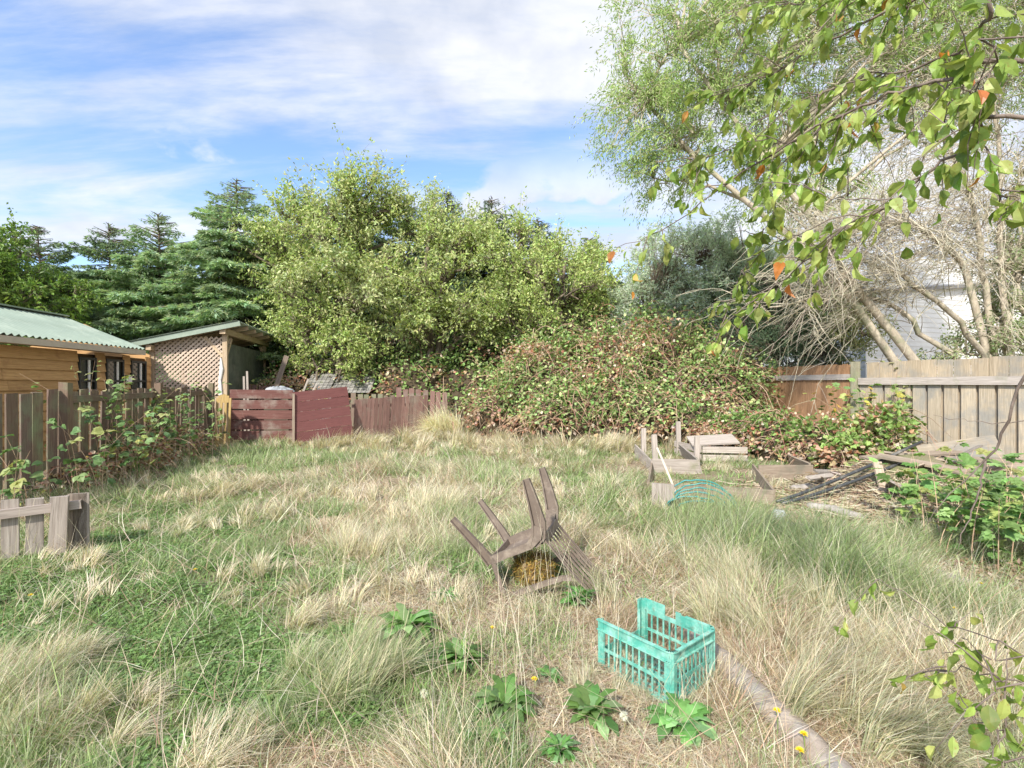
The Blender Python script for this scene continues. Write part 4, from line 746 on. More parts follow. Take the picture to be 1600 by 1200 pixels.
def pickets(t, A, Bq, pitch, wd, z0, top, mat, lean=0., tone=.18, tv=.03, n_rail=(.3, .9), railmat=None):
    d = nrm(Bq-A); L = np.linalg.norm(Bq-A); nml = np.array([d[1], -d[0], 0]); s = pitch/2
    while s < L:
        p = A+d*s; f = s/L; tp = (top[0]*(1-f)+top[1]*f)+rng.uniform(-tv, tv); mb = MB(); board(mb, p+UP*z0, p+UP*tp+d*(lean+rng.normal(0, .012)), d, wd*rng.uniform(.92, 1.03), .02, np.ones(3)*rng.uniform(1-tone, 1+tone), .006); mb.build('picket', mat, t); s += pitch
    for z in n_rail: mb = MB(); board(mb, A-nml*.035+UP*z, Bq-nml*.035+UP*z, UP, .09, .035); mb.build('rail', railmat or mat, t)
A = P(551, 600, 13.9)*[1, 1, 0]; Bq = P(668, 600, 15.2)*[1, 1, 0]; t = thing('picket_fence', 'close set maroon brown picket fence right of the solid maroon panel', 'fence', A); pickets(t, A, Bq, .115, .105, .0, (1.08, 1.17), M_redpicket, lean=.05, tv=.012)
A = P(618, 600, 15.8)*[1, 1, 0]; Bq = P(700, 600, 16.0)*[1, 1, 0]; t = thing('picket_fence', 'reddish grey picket fence farther back behind the maroon pickets', 'fence', A); pickets(t, A, Bq, .2, .15, .0, (1.38, 1.25), M_redpicket, tone=.1, tv=.03)
A = P(360, 600, 15.5)*[1, 1, 0]; Bq = P(440, 600, 15.8)*[1, 1, 0]; t = thing('picket_fence', 'dark red picket fence below the mesh screen of the shelter', 'fence', A); pickets(t, A, Bq, .15, .13, .0, (1.5, 1.4), M_redpicket, tv=.02)
A = P(547, 600, 15.8)*[1, 1, 0]; Bq = P(622, 600, 16.0)*[1, 1, 0]; t = thing('low_fence', 'dark boarded pen wall behind the left end of the maroon pickets', 'fence', A); pickets(t, A, Bq, .2, .15, .0, (1.2, 1.15), M_fence_dark, tv=.03)
# shingled hutch
A = P(482, 600, 16.4)*[1, 1, 0]; t = thing('hutch', 'low hutch with grey shingle roof behind the maroon panel', 'hutch', A); wv = 1.95
mb = MB(); box(mb, A+np.array([.35, .45, .55]), (.7, .8, 1.1)); mb.build('end_panel', M_white, t)
mb = MB(); box(mb, A+np.array([1.3, .45, .5]), (1.1, .8, 1.0)); mb.build('wall', M_fence_dark, t)
mb = MB()
for r_ in range(6):
    for c in range(15):
        p = A+np.array([-.08+c*.143, -.12+r_*.13, 1.22+r_*.09+(0.07 if c < 6 else 0)]); board(mb, p, p+np.array([0, .2, .10]), (1, 0, 0), .13, .018, np.ones(3)*rng.uniform(.7, 1.25), .008)
mb.build('roof', M_shingle, t)
# ochre slotted board with a round top
p0 = P(347, 600, 12.3)*[1, 1, 0]; mb = MB(); Wb, Hb = .36, 1.25; zr = Hb-Wb/2
t = thing('ochre_board', 'ochre yellow board with rounded top and long slots leaning at the fence end', 'board', p0)
xs = np.linspace(-Wb/2, Wb/2, 8)
for i in range(7):
    xm = (xs[i]+xs[i+1])/2; top = zr+math.sqrt(max(0, (Wb/2)**2-xm**2)); 
    if i % 2 == 0: board(mb, p0+np.array([xm, 0, 0]), p0+np.array([xm, .08, top]), (1, 0, 0), Wb/7+.003, .02)
    else:
        board(mb, p0+np.array([xm, 0, 0]), p0+np.array([xm, .02, .3]), (1, 0, 0), Wb/7, .02); board(mb, p0+np.array([xm, .065, zr-.02]), p0+np.array([xm, .08, top]), (1, 0, 0), Wb/7, .02)
mb.build('slotted_panel', M_yellow, t)
# brush and boards heap between shelter and hutch
for i, (a_, b_2, lab) in enumerate([((405, 620, 15), (448, 556, 15.5), 'dark grey plank propped steeply beside the shelter'), ((445, 640, 14.8), (482, 592, 15), 'grey pole leaning left of the hutch'), ((450, 640, 14.6), (495, 600, 14.9), 'pale pole leaning against the hutch, the lower one'),
        ((383, 640, 14.2), (381, 588, 14.2), 'thin pale stake behind the slatted panel, the left one'), ((389, 640, 14.2), (386, 580, 14.2), 'thin pale stake behind the slatted panel, the right one')]):
    q0 = P(*a_); q1 = P(*b_2); q0[2] = 0 if i > -1 else q0[2]; mb = MB(); board(mb, q0, q1, (1, .3, 0), .14 if i == 0 else .05, .03, (.5, .45, .4) if i == 0 else (1, 1, 1)); o = mb.build('plank' if i < 1 else ('pole' if i < 3 else 'stake'), M_grey, None, origin=q0); tag(o, lab, 'plank' if i == 0 else 'pole')
q0 = P(435, 600, 14.6)*[1, 1, 0]; mb = MB(); rr_ = np.random.default_rng(3)
th = np.linspace(0, 2*np.pi, 18, endpoint=False); 
for k in range(1): 
    ph = np.linspace(-.2, 1.5, 9); T_, Pp = np.meshgrid(th, ph); V = q0+np.array([0, 0, 1.18])+np.stack([np.cos(T_)*np.cos(Pp)*.42, np.sin(T_)*np.cos(Pp)*.3, np.sin(Pp)*.22], -1)*(1+.25*rng.random((9, 18, 1))); ix = np.arange(162).reshape(9, 18); nx = np.roll(ix, -1, 1); qq = np.stack([ix[:-1], nx[:-1], nx[1:], ix[1:]], -1).reshape(-1, 4); mb.add(V, qq.ravel(), np.full(len(qq), 4))
t = thing('tarp_heap', 'crumpled grey tarp over a dark stack behind the slatted panel', 'tarp', q0); mb.build('tarp', plain('grey_tarp', (.30, .32, .35), .5, .4, .3, 6), t)
mb = MB()
for i in range(8): board(mb, q0+np.array([-.36, 0, .08+i*.14]), q0+np.array([.36, .04, .08+i*.14]), UP, .12, .5, np.ones(3)*rng.uniform(.4, .7), .02)
mb.build('wood_stack', M_fence_dark, t)
bramble('dry_brush', 'reddish dry brush between the shelter and the hutch', [B(430, 575, 640, 16.2, 40, .6), B(470, 590, 640, 15.8, 30, .5)], 1500, 160, .09, wred=.9, core=False)

# right fence
A = np.array([6.9, 14.6, 0]); Cn = np.array([7.76, 11.5, 0]); Bq = np.array([9.05, 6.9, 0])
t = thing('board_fence', 'tall board fence on the right, brown section and pale tan section', 'fence', Cn)
d_ = nrm(Cn-A); L = np.linalg.norm(Cn-A); nml = np.array([d_[1], -d_[0], 0]); nml = nml if nml[0] < 0 else -nml
for s_ in np.arange(.07, L-.05, .142):
    p = A+d_*s_; mb = MB(); board(mb, p-UP*.02, p+UP*(1.95+rng.uniform(-.012, .012)), d_, .135, .02, np.ones(3)*rng.uniform(.88, 1.12), .004); mb.build('board', M_orangefence, t)
mb = MB(); board(mb, A+nml*.04+UP*1.66, Cn+nml*.04+UP*1.66, UP, .13, .045, (1, 1.03, 1.1)); mb.build('rail', M_grey, t)
for p in (A-d_*.02+nml*.05, Cn+nml*.06): mb = MB(); board(mb, p-UP*.1, p+UP*2.0, d_, .14, .12, (1, 1, .95), .004); mb.build('post', M_greypost, t)
d_ = nrm(Bq-Cn); L = np.linalg.norm(Bq-Cn)
for i, s_ in enumerate(np.arange(.2, L, .29)):
    p = Cn+d_*s_+nml*.03; mb = MB(); board(mb, p-UP*.02, p+UP*(1.62), d_, .235, .02, np.ones(3)*rng.uniform(.85, 1.12), .004); mb.build('board', M_tanfence, t)
    p = Cn+d_*(s_+.145)-nml*.03; mb = MB(); board(mb, p-UP*.02, p+UP*(1.97+rng.uniform(-.012, .012)), d_, .27, .02, np.array([1., .97, .93])*rng.uniform(.85, 1.05), .004); mb.build('board', M_tanfence, t)
mb = MB(); board(mb, Cn+d_*.1+nml*.075+UP*1.56, Bq+nml*.075+UP*1.56, UP, .15, .05, (1.1, 1.12, 1.15)); mb.build('rail', M_grey, t)

# white house
o_ = P(1355, 600, 18.)*[1, 1, 0]; t = thing('white_house', 'white sided house behind the board fence', 'building', o_)
mb = MB(); 
for i in range(34):
    z = i*.18; board(mb, o_+UP*(z+.09)+np.array([0, .005, 0]), o_+np.array([9., 3., z+.09]), UP+np.array([0, .09, 0]), .19, .02)
mb.build('wall', M_white, t); mb = MB(); board(mb, o_+UP*.0+np.array([-.02, -.03, 0]), o_+np.array([-.02, -.03, 4.6]), (1, 0, 0), .12, .05); mb.build('corner_trim', M_white, t)
mb = MB(); board(mb, o_+np.array([4.5, 3.6, 0]), o_+np.array([4.5, 3.6, 4.4]), (3, 1, 0), 8.8, 3.5); mb.build('inner_wall', M_white, t)
mb = MB(); board(mb, o_+np.array([-.4, 1.8, 5.4]), o_+np.array([9.2, 4.8, 6.4]), (0, 1, .35), 4.2, .12); mb.build('roof', plain('grey_shingle_roof', (.30, .30, .31), .9, .2, .3, 20), t)

# ------------------------------------------------------------------ plastic crate
Bc = G(1050, 1110); Ac = G(938, 1047); Cc = G(1120, 1066); ax_ = nrm(Ac-Bc); ay_ = nrm(Cc-Bc); ay_ = nrm(ay_-ax_*np.dot(ay_, ax_)); lx, ly, hz = .44, .37, .255
t = thing('plastic_crate', 'broken teal green plastic crate with slotted sides in the foreground grass', 'crate', Bc)
def cp(u, v, z): return Bc+ax_*u+ay_*v+UP*(z+.01)
def slot_wall(name, o, ud, nd, L, h, ncol, top, rim=True, lo=.02, rows=2, cut=None, zmin_top=None):
    mb = MB(); th = .004; pw = L/ncol
    def bx(u0, u1, z0, z1, thk=th):
        if z1-z0 < .002: return
        board(mb, o+ud*(u0+u1)/2+UP*z0, o+ud*(u0+u1)/2+UP*z1, ud, u1-u0, thk, np.ones(3)*rng.uniform(.85, 1.08))
    hh = (lambda u: h) if cut is None else cut
    for i in range(ncol+1):
        u = .03+(L-.06)*i/ncol; wd = .0095 if 0 < i < ncol else .02; bx(u-wd/2, u+wd/2, lo+.001, min(hh(u), h-top)-.001, th)
    bx(.022, L-.022, 0.004, lo)
    mz = (h-top+lo)/2
    if hh(L/2) > mz: bx(.022, L-.022, mz-.008, mz+.008, th*1.3)
    seg = 12
    for k in range(seg):
        u0 = .02+(L-.04)*k/seg; u1 = .02+(L-.04)*(k+1)/seg; hm = hh((u0+u1)/2)
        if hm > h-top: bx(u0, u1, h-top, hm, th)
    return mb.build(name, M_teal, t)
fl = lambda u: .255
slot_wall('side_panel', cp(0, 0, 0)-ay_*0.0, ax_, ay_, lx, hz, 10, .055)
slot_wall('side_panel', cp(0, 0, 0), ay_, ax_, ly, hz, 9, .055)
slot_wall('side_panel', cp(0, ly, 0), ax_, ay_, lx, hz, 10, .06, cut=lambda u: hz+.02 if u > .30 else (hz-.035 if .235 < u < .275 else hz+.01) if u > .17 else hz-.0)
slot_wall('broken_panel', cp(lx, 0, 0), ay_, ax_, ly, .095, 9, .05)
for (u, v) in ((0, 0), (lx, 0), (0, ly), (lx, ly)):
    mb = MB(); du = .028 if u == 0 else -.028; dv = .028 if v == 0 else -.028; hcor = hz+.012 if (u, v) == (lx, ly) else hz-.004
    c0 = cp(u+du*.45, v+dv*.45, 0)
    r_ = .021; th = np.linspace(0, 2*np.pi, 9)[:-1]
    board(mb, cp(u+du*.6, v, 0), cp(u+du*.6, v, hcor), ax_, .034, .010); board(mb, cp(u, v+dv*.6, 0), cp(u, v+dv*.6, hcor), ay_, .034, .010)
    board(mb, cp(u+du*.1, v+dv*.1, 0), cp(u+du*.1, v+dv*.1, hcor-.002), ax_+ay_*np.sign(du*dv)*-1, .02, .012)
    board(mb, cp(u+du*1.15, v+dv*.25, 0), cp(u+du*1.15, v+dv*.25, hcor-.05), ay_, .012, .004); board(mb, cp(u+du*.25, v+dv*1.15, 0), cp(u+du*.25, v+dv*1.15, hcor-.05), ax_, .012, .004)
    mb.build('corner_post', M_teal, t)
def rimpath(pts, name='rim'):
    mb = MB(); pts = np.array(pts); 
    for z, wd, hh_ in ((hz, .018, .006), (hz-.05, .012, .005)):
        for a, b in zip(pts[:-1], pts[1:]):
            e = nrm(b-a)*.003; board(mb, a-e+UP*(z), b+e+UP*(z), np.cross(UP, b-a), wd, hh_, (1.25, 1.15, 1.15))
    return mb.build(name, M_teal, t)
cr_ = []
r_ = .03
arc = [cp(r_-r_*math.sin(a)-.006, r_-r_*math.cos(a)-.006, 0) for a in np.linspace(0, math.pi/2, 6)]
rimpath([cp(lx, -.006, 0)]+arc+[cp(-.006, ly-.02, 0), cp(.015, ly+.004, 0), cp(.16, ly+.004, 0)])
mb = MB()
for i in range(12): u = .02+(lx-.04)*i/11; board(mb, cp(u, .01, .012), cp(u, ly-.01, .012), ax_, .012, .004)
for i in range(10): v = .02+(ly-.04)*i/9; board(mb, cp(.01, v, .016), cp(lx-.01, v, .016), ay_, .012, .004)
mb.build('base', M_teal, t)

# ------------------------------------------------------------------ upturned chair
Fd = np.array([-.962, .27, 0]); Wd = np.array([.27, .962, 0])
phi = math.atan2(.285, .60); eh = np.array([math.cos(phi), -math.sin(phi)]); en = np.array([-math.sin(phi), -math.cos(phi)])
offn = -(np.dot([-.36, .53], en))
Oc = np.array([.06, 3.62, 0])
def cl(x, y, z):   # chair local: x forward, y across (0 near .. ), z up -> world (upside down)
    a = x*eh[0]+z*eh[1]; b = x*en[0]+z*en[1]; return Oc+Fd*a+Wd*y+UP*(b+offn+.01)
t = thing('plastic_chair', 'upturned brown plastic armchair with its four legs in the air', 'chair', Oc)
CW = .47
def strip(name, pts, ws, th, wdir, mat=M_chair, ch=True):
    """channel shaped plastic member along pts"""
    mb = MB(); pts = np.array([cl(*p) for p in pts]); n = len(pts); T = nrm(np.gradient(pts, axis=0)); wd0 = np.array(wdir, float); 
    Wv = nrm(np.array([wd0-T[i]*np.dot(wd0, T[i]) for i in range(n)])); Nv = np.cross(T, Wv); ws = np.broadcast_to(ws, (n,))
    prof = [(-.5, -.5), (-.5, .5), (-.36, .5), (-.36, -.15), (.36, -.15), (.36, .5), (.5, .5), (.5, -.5)] if ch else [(-.5, -.5), (-.5, .5), (.5, .5), (.5, -.5)]
    k = len(prof); V = np.stack([pts[i]+Wv[i]*a*ws[i]+Nv[i]*b*th for i in range(n) for a, b in prof]).reshape(n, k, 3); ix = np.arange(n*k).reshape(n, k); nx = np.roll(ix, -1, 1)
    qq = np.stack([ix[:-1], nx[:-1], nx[1:], ix[1:]], -1).reshape(-1, 4)
    mb.add(V, np.concatenate([qq.ravel(), ix[0][::-1], ix[-1]]), np.concatenate([np.full(len(qq), 4), [k, k]])); return mb.build(name, mat, t)
Xd = Fd*eh[0]+UP*en[0]; Zd = Fd*eh[1]+UP*en[1]
for y, sg in ((0, -1), (CW, 1)):
    # front legs run on into the arm support; rear legs
    strip('leg', [(.245, y, .02), (.275, y+sg*.02, -.11), (.32, y+sg*.045, -.26), (.36, y+sg*.065, -.385)], [.075, .062, .052, .042], .03, Xd)
    strip('leg', [(-.10, y, .015), (-.165, y, -.035), (-.205, y+sg*.005, -.12), (-.235, y+sg*.015, -.28), (-.255, y+sg*.02, -.43)], [.05, .10, .10, .075, .05], .035, Xd)
    strip('arm', [(.235, y, .02), (.245, y, .12), (.25, y+sg*.01, .22), (.22, y+sg*.02, .262), (.10, y+sg*.025, .27), (-.08, y+sg*.02, .275), (-.20, y+sg*.01, .285), (-.255, y, .31)], [.075, .06, .055, .05, .05, .045, .045, .05], .03, Wd+Xd*.5)
    # apron of the seat: an arch between the legs
    strip('seat_rail', [(.235, y, .0), (.12, y, -.005), (.0, y, .0), (-.08, y, .0), (-.15, y, -.04), (-.19, y, -.10)], [.06, .055, .052, .055, .075, .08], .03, Zd)
strip('seat_rail', [(.245, 0, 0), (.25, CW/2, .01), (.245, CW, 0)], .05, .02, Zd); strip('seat_rail', [(-.19, 0, 0), (-.19, CW/2, .01), (-.19, CW, 0)], .055, .02, Zd)
mb = MB(); nu = 9
UX, UY = np.meshgrid(np.linspace(-.19, .24, nu), np.linspace(.01, CW-.01, nu)); dz = .035*np.sin((UX+.19)/.43*np.pi)*np.sin(UY/CW*np.pi)
for j in range(2):
    V = np.array([cl(a, b, c+.02+j*.006) for a, b, c in zip(UX.ravel(), UY.ravel(), dz.ravel())]); ix = np.arange(nu*nu).reshape(nu, nu); qq = np.stack([ix[:-1, :-1], ix[:-1, 1:], ix[1:, 1:], ix[1:, :-1]], -1).reshape(-1, 4); mb.add(V, qq.ravel(), np.full(len(qq), 4))
mb.build('seat', M_chair, t, smooth=True)
for i in range(7):
    y = .015+(CW-.03)*i/6; strip('back_slat', [(-.19, y, .0), (-.225, y, .12), (-.27, y, .27), (-.335, y, .46), (-.38, y, .58)], [.045 if i in (0, 6) else .022]*5, .008, Wd)
strip('back_rail', [(-.35, -.01, .50), (-.38, CW*.2, .575), (-.385, CW/2, .60), (-.38, CW*.8, .575), (-.35, CW+.01, .50)], .07, .02, Zd)
# dry moss heaped under the seat
q0 = cl(.02, CW*.45, .16); mb = MB(); mo = MB(); n = 2600; u = runit(n); pos = np.array([q0[0], q0[1], .12])+u*np.array([.15, .16, .13])*(.75+.3*rng.random((n, 1))); pos[:, 2] = np.maximum(pos[:, 2], .01)
inst(mo, *DIA, pos, runit(n), u+runit(n)*.5, np.stack([np.full(n, .05), np.full(n, .006), np.full(n, .05)], 1), pick([(.50, .34, .08), (.36, .24, .06), (.28, .26, .08), (.22, .13, .05)], n, .15))
th = np.linspace(0, 2*np.pi, 16, endpoint=False); ph = np.linspace(-.6, 1.55, 9); T_, Pp = np.meshgrid(th, ph); V = np.array([q0[0], q0[1], .11])+np.stack([np.cos(T_)*np.cos(Pp)*.14, np.sin(T_)*np.cos(Pp)*.15, np.sin(Pp)*.125], -1)*(.9+.2*rng.random((9, 16, 1))); ix = np.arange(144).reshape(9, 16); nx = np.roll(ix, -1, 1); qq = np.stack([ix[:-1], nx[:-1], nx[1:], ix[1:]], -1).reshape(-1, 4); 
mo.add(V, qq.ravel(), np.full(len(qq), 4), (.22, .15, .05)); tag(mo.build('moss_clump', M_leaf, None, origin=(q0[0], q0[1], 0)), 'golden brown dry moss clump inside the upturned chair', 'moss', kind=None)

# ------------------------------------------------------------------ timber edging, logs, raised beds, rubbish
def log(name, label, pts, r, mat, cat='log', group=None, flat=.75, sides=12):
    pts = np.array(pts, float); ts = np.linspace(0, len(pts)-1, 24); p = np.stack([np.interp(ts, range(len(pts)), pts[:, i]) for i in range(3)], 1); p += rng.normal(0, .004, p.shape); mb = MB(); rr = r*(1+rng.normal(0, .04, 24)); rr[0] *= .8; rr[-1] *= .8
    tubes(mb, p, rr, sides); V = mb.V[0]; V[:, 2] = (V[:, 2]-p[:, 2].mean())*flat+p[:, 2].mean(); return tag(mb.build(name, mat, None, smooth=True, origin=pts[0]), label, cat, group)
M_log = bark('weathered_log', (.26, .21, .17), (.46, .39, .33), (.36, .33, .30)); M_greylog = bark('grey_log', (.24, .215, .19), (.44, .40, .36))
log('edging_log', 'weathered round timber edging running to the bottom edge beside the crate', [(1.05, 3.05, .0), (1.13, 2.7, .02), (1.17, 2.35, .03), (1.22, 2.0, .03), (1.27, 1.6, .03)], .068, M_log)
log('fallen_log', 'grey log lying in the grass below the vine at the right', [gz(G(1405, 895))+UP*.04, gz(G(1460, 910))+UP*.05, gz(G(1532, 930))+UP*.04], .05, M_greylog)
log('fallen_log', 'pale bleached log at the foot of the rubbish pile, the upper one', [gz(G(1238, 768))+UP*.05, gz(G(1290, 764))+UP*.05, gz(G(1345, 757))+UP*.09], .06, M_greylog)
log('fallen_log', 'pale bleached log on the bare ground in front of the black pipe', [gz(G(1262, 795))+UP*.04, gz(G(1300, 800))+UP*.04, gz(G(1345, 812))+UP*.04], .06, M_greylog)
log('fallen_log', 'thin grey branch on the ground nearest the long green grass', [gz(G(1225, 825))+UP*.04, gz(G(1280, 832))+UP*.03, gz(G(1345, 836))+UP*.04], .035, M_greylog)
def plank(label, a, b, wd, w, th, mat, tone=1., name='plank', cat='plank', group=None):
    mb = MB(); board(mb, a, b, wd, w, th, np.ones(3)*tone, .006); return tag(mb.build(name, mat, None, origin=a), label, cat, group)
def bed(label, cs, h, sides, mat, posts=()):
    t = thing('raised_bed', label, 'garden bed', (cs[0][0], cs[0][1], 0), 'raised garden beds')
    for i in sides:
        a = np.array([*cs[i], 0.]); b = np.array([*cs[(i+1) % 4], 0.]); mb = MB(); tl = np.array([rng.normal(0, .12), rng.normal(0, .12), 1]); board(mb, a+UP*(h/2-.02), b+UP*(h/2+rng.uniform(-.06, .0)), tl, h, .03, np.ones(3)*rng.uniform(.75, 1.05), .012); mb.build('side_board', mat, t)
    for (x, y, hh) in posts: mb = MB(); board(mb, np.array([x, y, -.05]), np.array([x+rng.normal(0, .02), y, hh]), (1, 0, 0), .085, .07, (1, 1, 1), .006); mb.build('post', M_grey, t)
    return t
bed('nearest raised bed frame with a pale long front board', [(1.85, 6.9), (3.25, 6.35), (3.95, 8.4), (2.45, 8.9)], .2, (0, 1, 3), M_grain)
bed('back left raised bed frame with four grey corner posts', [(2.35, 8.6), (3.15, 8.6), (3.5, 10.6), (2.55, 10.6)], .27, (0, 1, 3), M_grey, [(2.62, 10.2, .62), (2.5, 8.9, .62), (3.55, 10.9, .7), (3.35, 9.3, .55)])
bed('right raised bed frame of wide grey boards beside the bramble', [(3.8, 7.9), (4.75, 8.1), (5.0, 9.2), (4.1, 9.2)], .27, (0, 1), M_grain)
t = thing('compost_box', 'grey slatted compost box behind the raised beds', 'box', (3.75, 10., 0))
for z in (.06, .22):
    mb = MB(); board(mb, (3.72, 10, z), (4.55, 9.9, z), UP, .12, .03, np.ones(3)*rng.uniform(.8, 1.1)); mb.build('slat', M_grey, t); mb = MB(); board(mb, (3.70, 10.03, z), (3.5, 11.0, z), UP, .12, .03); mb.build('slat', M_grey, t)
mb = MB(); board(mb, (3.6, 10.4, .34), (4.5, 10.3, .40), (0, 1, .25), .5, .03); mb.build('lid', M_grey, t)
plank('short grey board standing on end at the near corner of the front raised bed', P(1036, 797, 6.1)+UP*.0, P(1036, 756, 6.1), (1, -.35, 0), .26, .03, M_grey, .75)
a = P(1056, 770, 6.6); mb = MB(); tubes(mb, np.array([a, P(1042, 735, 6.9), P(1027, 700, 7.2)]), [.016, .016, .015], 6); tag(mb.build('stick', M_fascia, None, origin=a), 'thin pale stick leaning on the front raised bed', 'stick')
# garden hoops
t0 = P(1100, 800, 5.9); mb = MB()
for k in range(6):
    c = t0+np.array([rng.normal(0, .04)+.01*k, -.02*k+.1, 0]); th = np.linspace(-.1, math.pi*1.02, 22); rx = .31-.02*k; rz_ = .36-.045*k
    p = np.stack([c[0]+np.cos(th)*rx-.04+.08*np.cos(th), c[1]+np.cos(th)*-.10+0*th, np.maximum(.02, np.sin(th)*rz_+.02)], 1); tubes(mb, p+rng.normal(0, .004, p.shape), .0095, 6)
tag(mb.build('garden_hose', M_hose, None, smooth=True, origin=(t0[0], t0[1], 0)), 'loose loops of teal green hose in the grass by the raised bed', 'hose')
# black pipes
for i, (a, b, lab) in enumerate([(P(1213, 786, 6.4), P(1440, 690, 7.6), 'long black pipe resting on the plank pile, the upper one'), (P(1222, 788, 6.3), P(1420, 718, 7.2), 'long black pipe lying just below its twin')]):
    mb = MB(); s = np.linspace(0, 1, 8)[:, None]; p = a*(1-s)+b*s+UP*.0*s; p[:, 2] += -.03*np.sin(s[:, 0]*np.pi); p[:, 2] = np.maximum(p[:, 2], .03); tubes(mb, p, .022, 8); tag(mb.build('black_pipe', M_black, None, smooth=True, origin=a), lab, 'pipe', 'black pipes')
# plastic bag / pot
q0 = gz(G(1216, 812)); mb = MB(); th = np.linspace(0, 2*np.pi, 14, endpoint=False); zz = np.linspace(0, 1, 6); T_, Z_ = np.meshgrid(th, zz); rr = (.075+.015*np.sin(T_*3+Z_*4)+.012*rng.random(T_.shape))*(1-.35*Z_**2); V = q0+np.stack([np.cos(T_)*rr, np.sin(T_)*rr, Z_*.13], -1); ix = np.arange(84).reshape(6, 14); nx = np.roll(ix, -1, 1); qq = np.stack([ix[:-1], nx[:-1], nx[1:], ix[1:]], -1).reshape(-1, 4); mb.add(V, np.concatenate([qq.ravel(), ix[-1]]), np.concatenate([np.full(len(qq), 4), [14]]))
tag(mb.build('plastic_pot', plain('clear_grey_plastic', (.50, .54, .56), .3, .5, .25, 12), None, smooth=True, origin=q0), 'small crumpled grey plastic pot at the lower end of the black pipe', 'pot')
# plank pile
pile = [((1345, 738, 7.3), (1600, 728, 7.0), .20, 'long tan plank across the front of the rubbish pile'), ((1360, 722, 7.6), (1560, 745, 7.1), .16, 'grey brown plank crossing the pile slantwise'), ((1350, 716, 7.9), (1500, 706, 8.0), .18, 'tan board at the upper left of the pile'),
        ((1420, 735, 7.0), (1620, 752, 6.6), .15, 'weathered plank low on the right of the pile'), ((1380, 750, 6.9), (1540, 722, 7.4), .12, 'thin pale batten on top of the pile'), ((1480, 716, 7.7), (1640, 722, 7.4), .18, 'wide board at the right back of the pile'), ((1395, 742, 7.2), (1440, 800, 6.4), .12, 'short board sliding off the front of the pile')]
for i in range(22):
    c = np.array([6.2+rng.normal(0, .75), 7.3+rng.normal(0, .35), 0]); c[2] = .08+.42*math.exp(-((c[0]-6.1)/1.0)**2)+rng.uniform(-.08, .1); an = rng.normal(.1, .6); Lb = rng.uniform(.35, 1.2)/2; dv = np.array([math.cos(an), math.sin(an), rng.normal(0, .12)])
    plank('broken weathered board in the rubbish heap before the pale fence', c-dv*Lb, c+dv*Lb, (rng.normal(0, .3), 1, rng.normal(0, .3)), rng.uniform(.05, .16), rng.uniform(.015, .03), rng.choice([M_grain, M_grain, M_grey]), rng.uniform(.55, 1.05), group='broken boards in the rubbish heap')
for a, b, w_, lab in pile: plank(lab, P(*a), P(*b), (0, 1, .15), w_, .03, M_grain, rng.uniform(.7, 1.0), group='planks heaped by the fence')
plank('broad plywood sheet tilted up against the pale fence boards', P(1440, 716, 8.2), P(1565, 700, 7.8), (0, .6, .8), .45, .02, M_tanfence, .62, 'plywood_sheet', 'board')
plank('upright tan board standing under the black pipe', gz(P(1385, 780, 6.6)*[1, 1, 0]), P(1370, 722, 6.8), (1, 0, 0), .11, .03, M_grain, 1.2)
# earth and litter mound below the pile + sticks (stuff)
mb = MB(); n = 2600; c = np.array([5.0, 6.6]); xx = rng.normal(c[0], .95, n); yy = rng.normal(c[1], .6, n); hgt = .45*np.exp(-(((xx-5.7)/1.1)**2+((yy-7.3)/.7)**2)); z = gh(xx, yy)+.015+hgt*rng.random(n)**.4; a = rng.random(n)*6.28; L = rng.uniform(.1, .6, n)*np.where(rng.random(n) < .15, 1.6, .7)
d0 = np.stack([np.cos(a), np.sin(a), rng.normal(0, .12, n)], 1); s = np.linspace(-.5, .5, 5)[None, :, None]; p = np.stack([xx, yy, z], 1)[:, None]+d0[:, None]*s*L[:, None, None]+rng.normal(0, .012, (n, 5, 3)); p[..., 2] = np.maximum(p[..., 2], .01)
tubes(mb, p, (rng.uniform(.003, .012, n))[:, None]*np.array([.8, 1, 1, .9, .5])[None], 4, pick([(.75, .68, .6), (.5, .4, .34), (.9, .84, .78)], n)); tag(mb.build('dead_sticks', M_twig, None), 'dead sticks and stems strewn over the rubbish pile and bare ground', 'sticks', kind='stuff')
mb = MB(); n = 9000; xx = np.concatenate([rng.normal(4.6, .9, n//2), rng.normal(3.6, 1.0, n//2)]); yy = np.concatenate([rng.normal(6.2, .6, n//2), rng.normal(3.9, .5, n//2)]); k = xx < right_x(yy)-.2; xx = xx[k]; yy = yy[k]; n = len(xx); pos = np.stack([xx, yy, gh(xx, yy)+rng.uniform(.008, .03, n)], 1)
inst(mb, *DIA, pos, runit(n)*[1, 1, .2], np.array([0, 0, 1])+rng.normal(0, .35, (n, 3)), np.stack([rng.uniform(.03, .07, n), rng.uniform(.015, .04, n), rng.uniform(.03, .06, n)], 1), pick([(.42, .28, .18), (.50, .38, .27), (.30, .20, .13), (.55, .46, .36)], n)); tag(mb.build('leaf_litter', M_leaf), 'brown dead leaves and bark chips on the bare ground at the right', 'litter', kind='stuff')
# mound of earth under the planks
mb = MB(); nu = 24; UX, UY = np.meshgrid(np.linspace(-1.7, 1.7, nu), np.linspace(-1, 1.1, nu)); ZZ = .52*np.exp(-((UX/1.0)**2+(UY/.6)**2))-.04+.05*rng.random((nu, nu)); V = np.stack([UX+5.75, UY+7.3, ZZ], -1); ix = np.arange(nu*nu).reshape(nu, nu); qq = np.stack([ix[:-1, :-1], ix[:-1, 1:], ix[1:, 1:], ix[1:, :-1]], -1).reshape(-1, 4); mb.add(V, qq.ravel(), np.full(len(qq), 4)); tag(mb.build('earth_mound', M_ground, None, smooth=True), kind='structure')

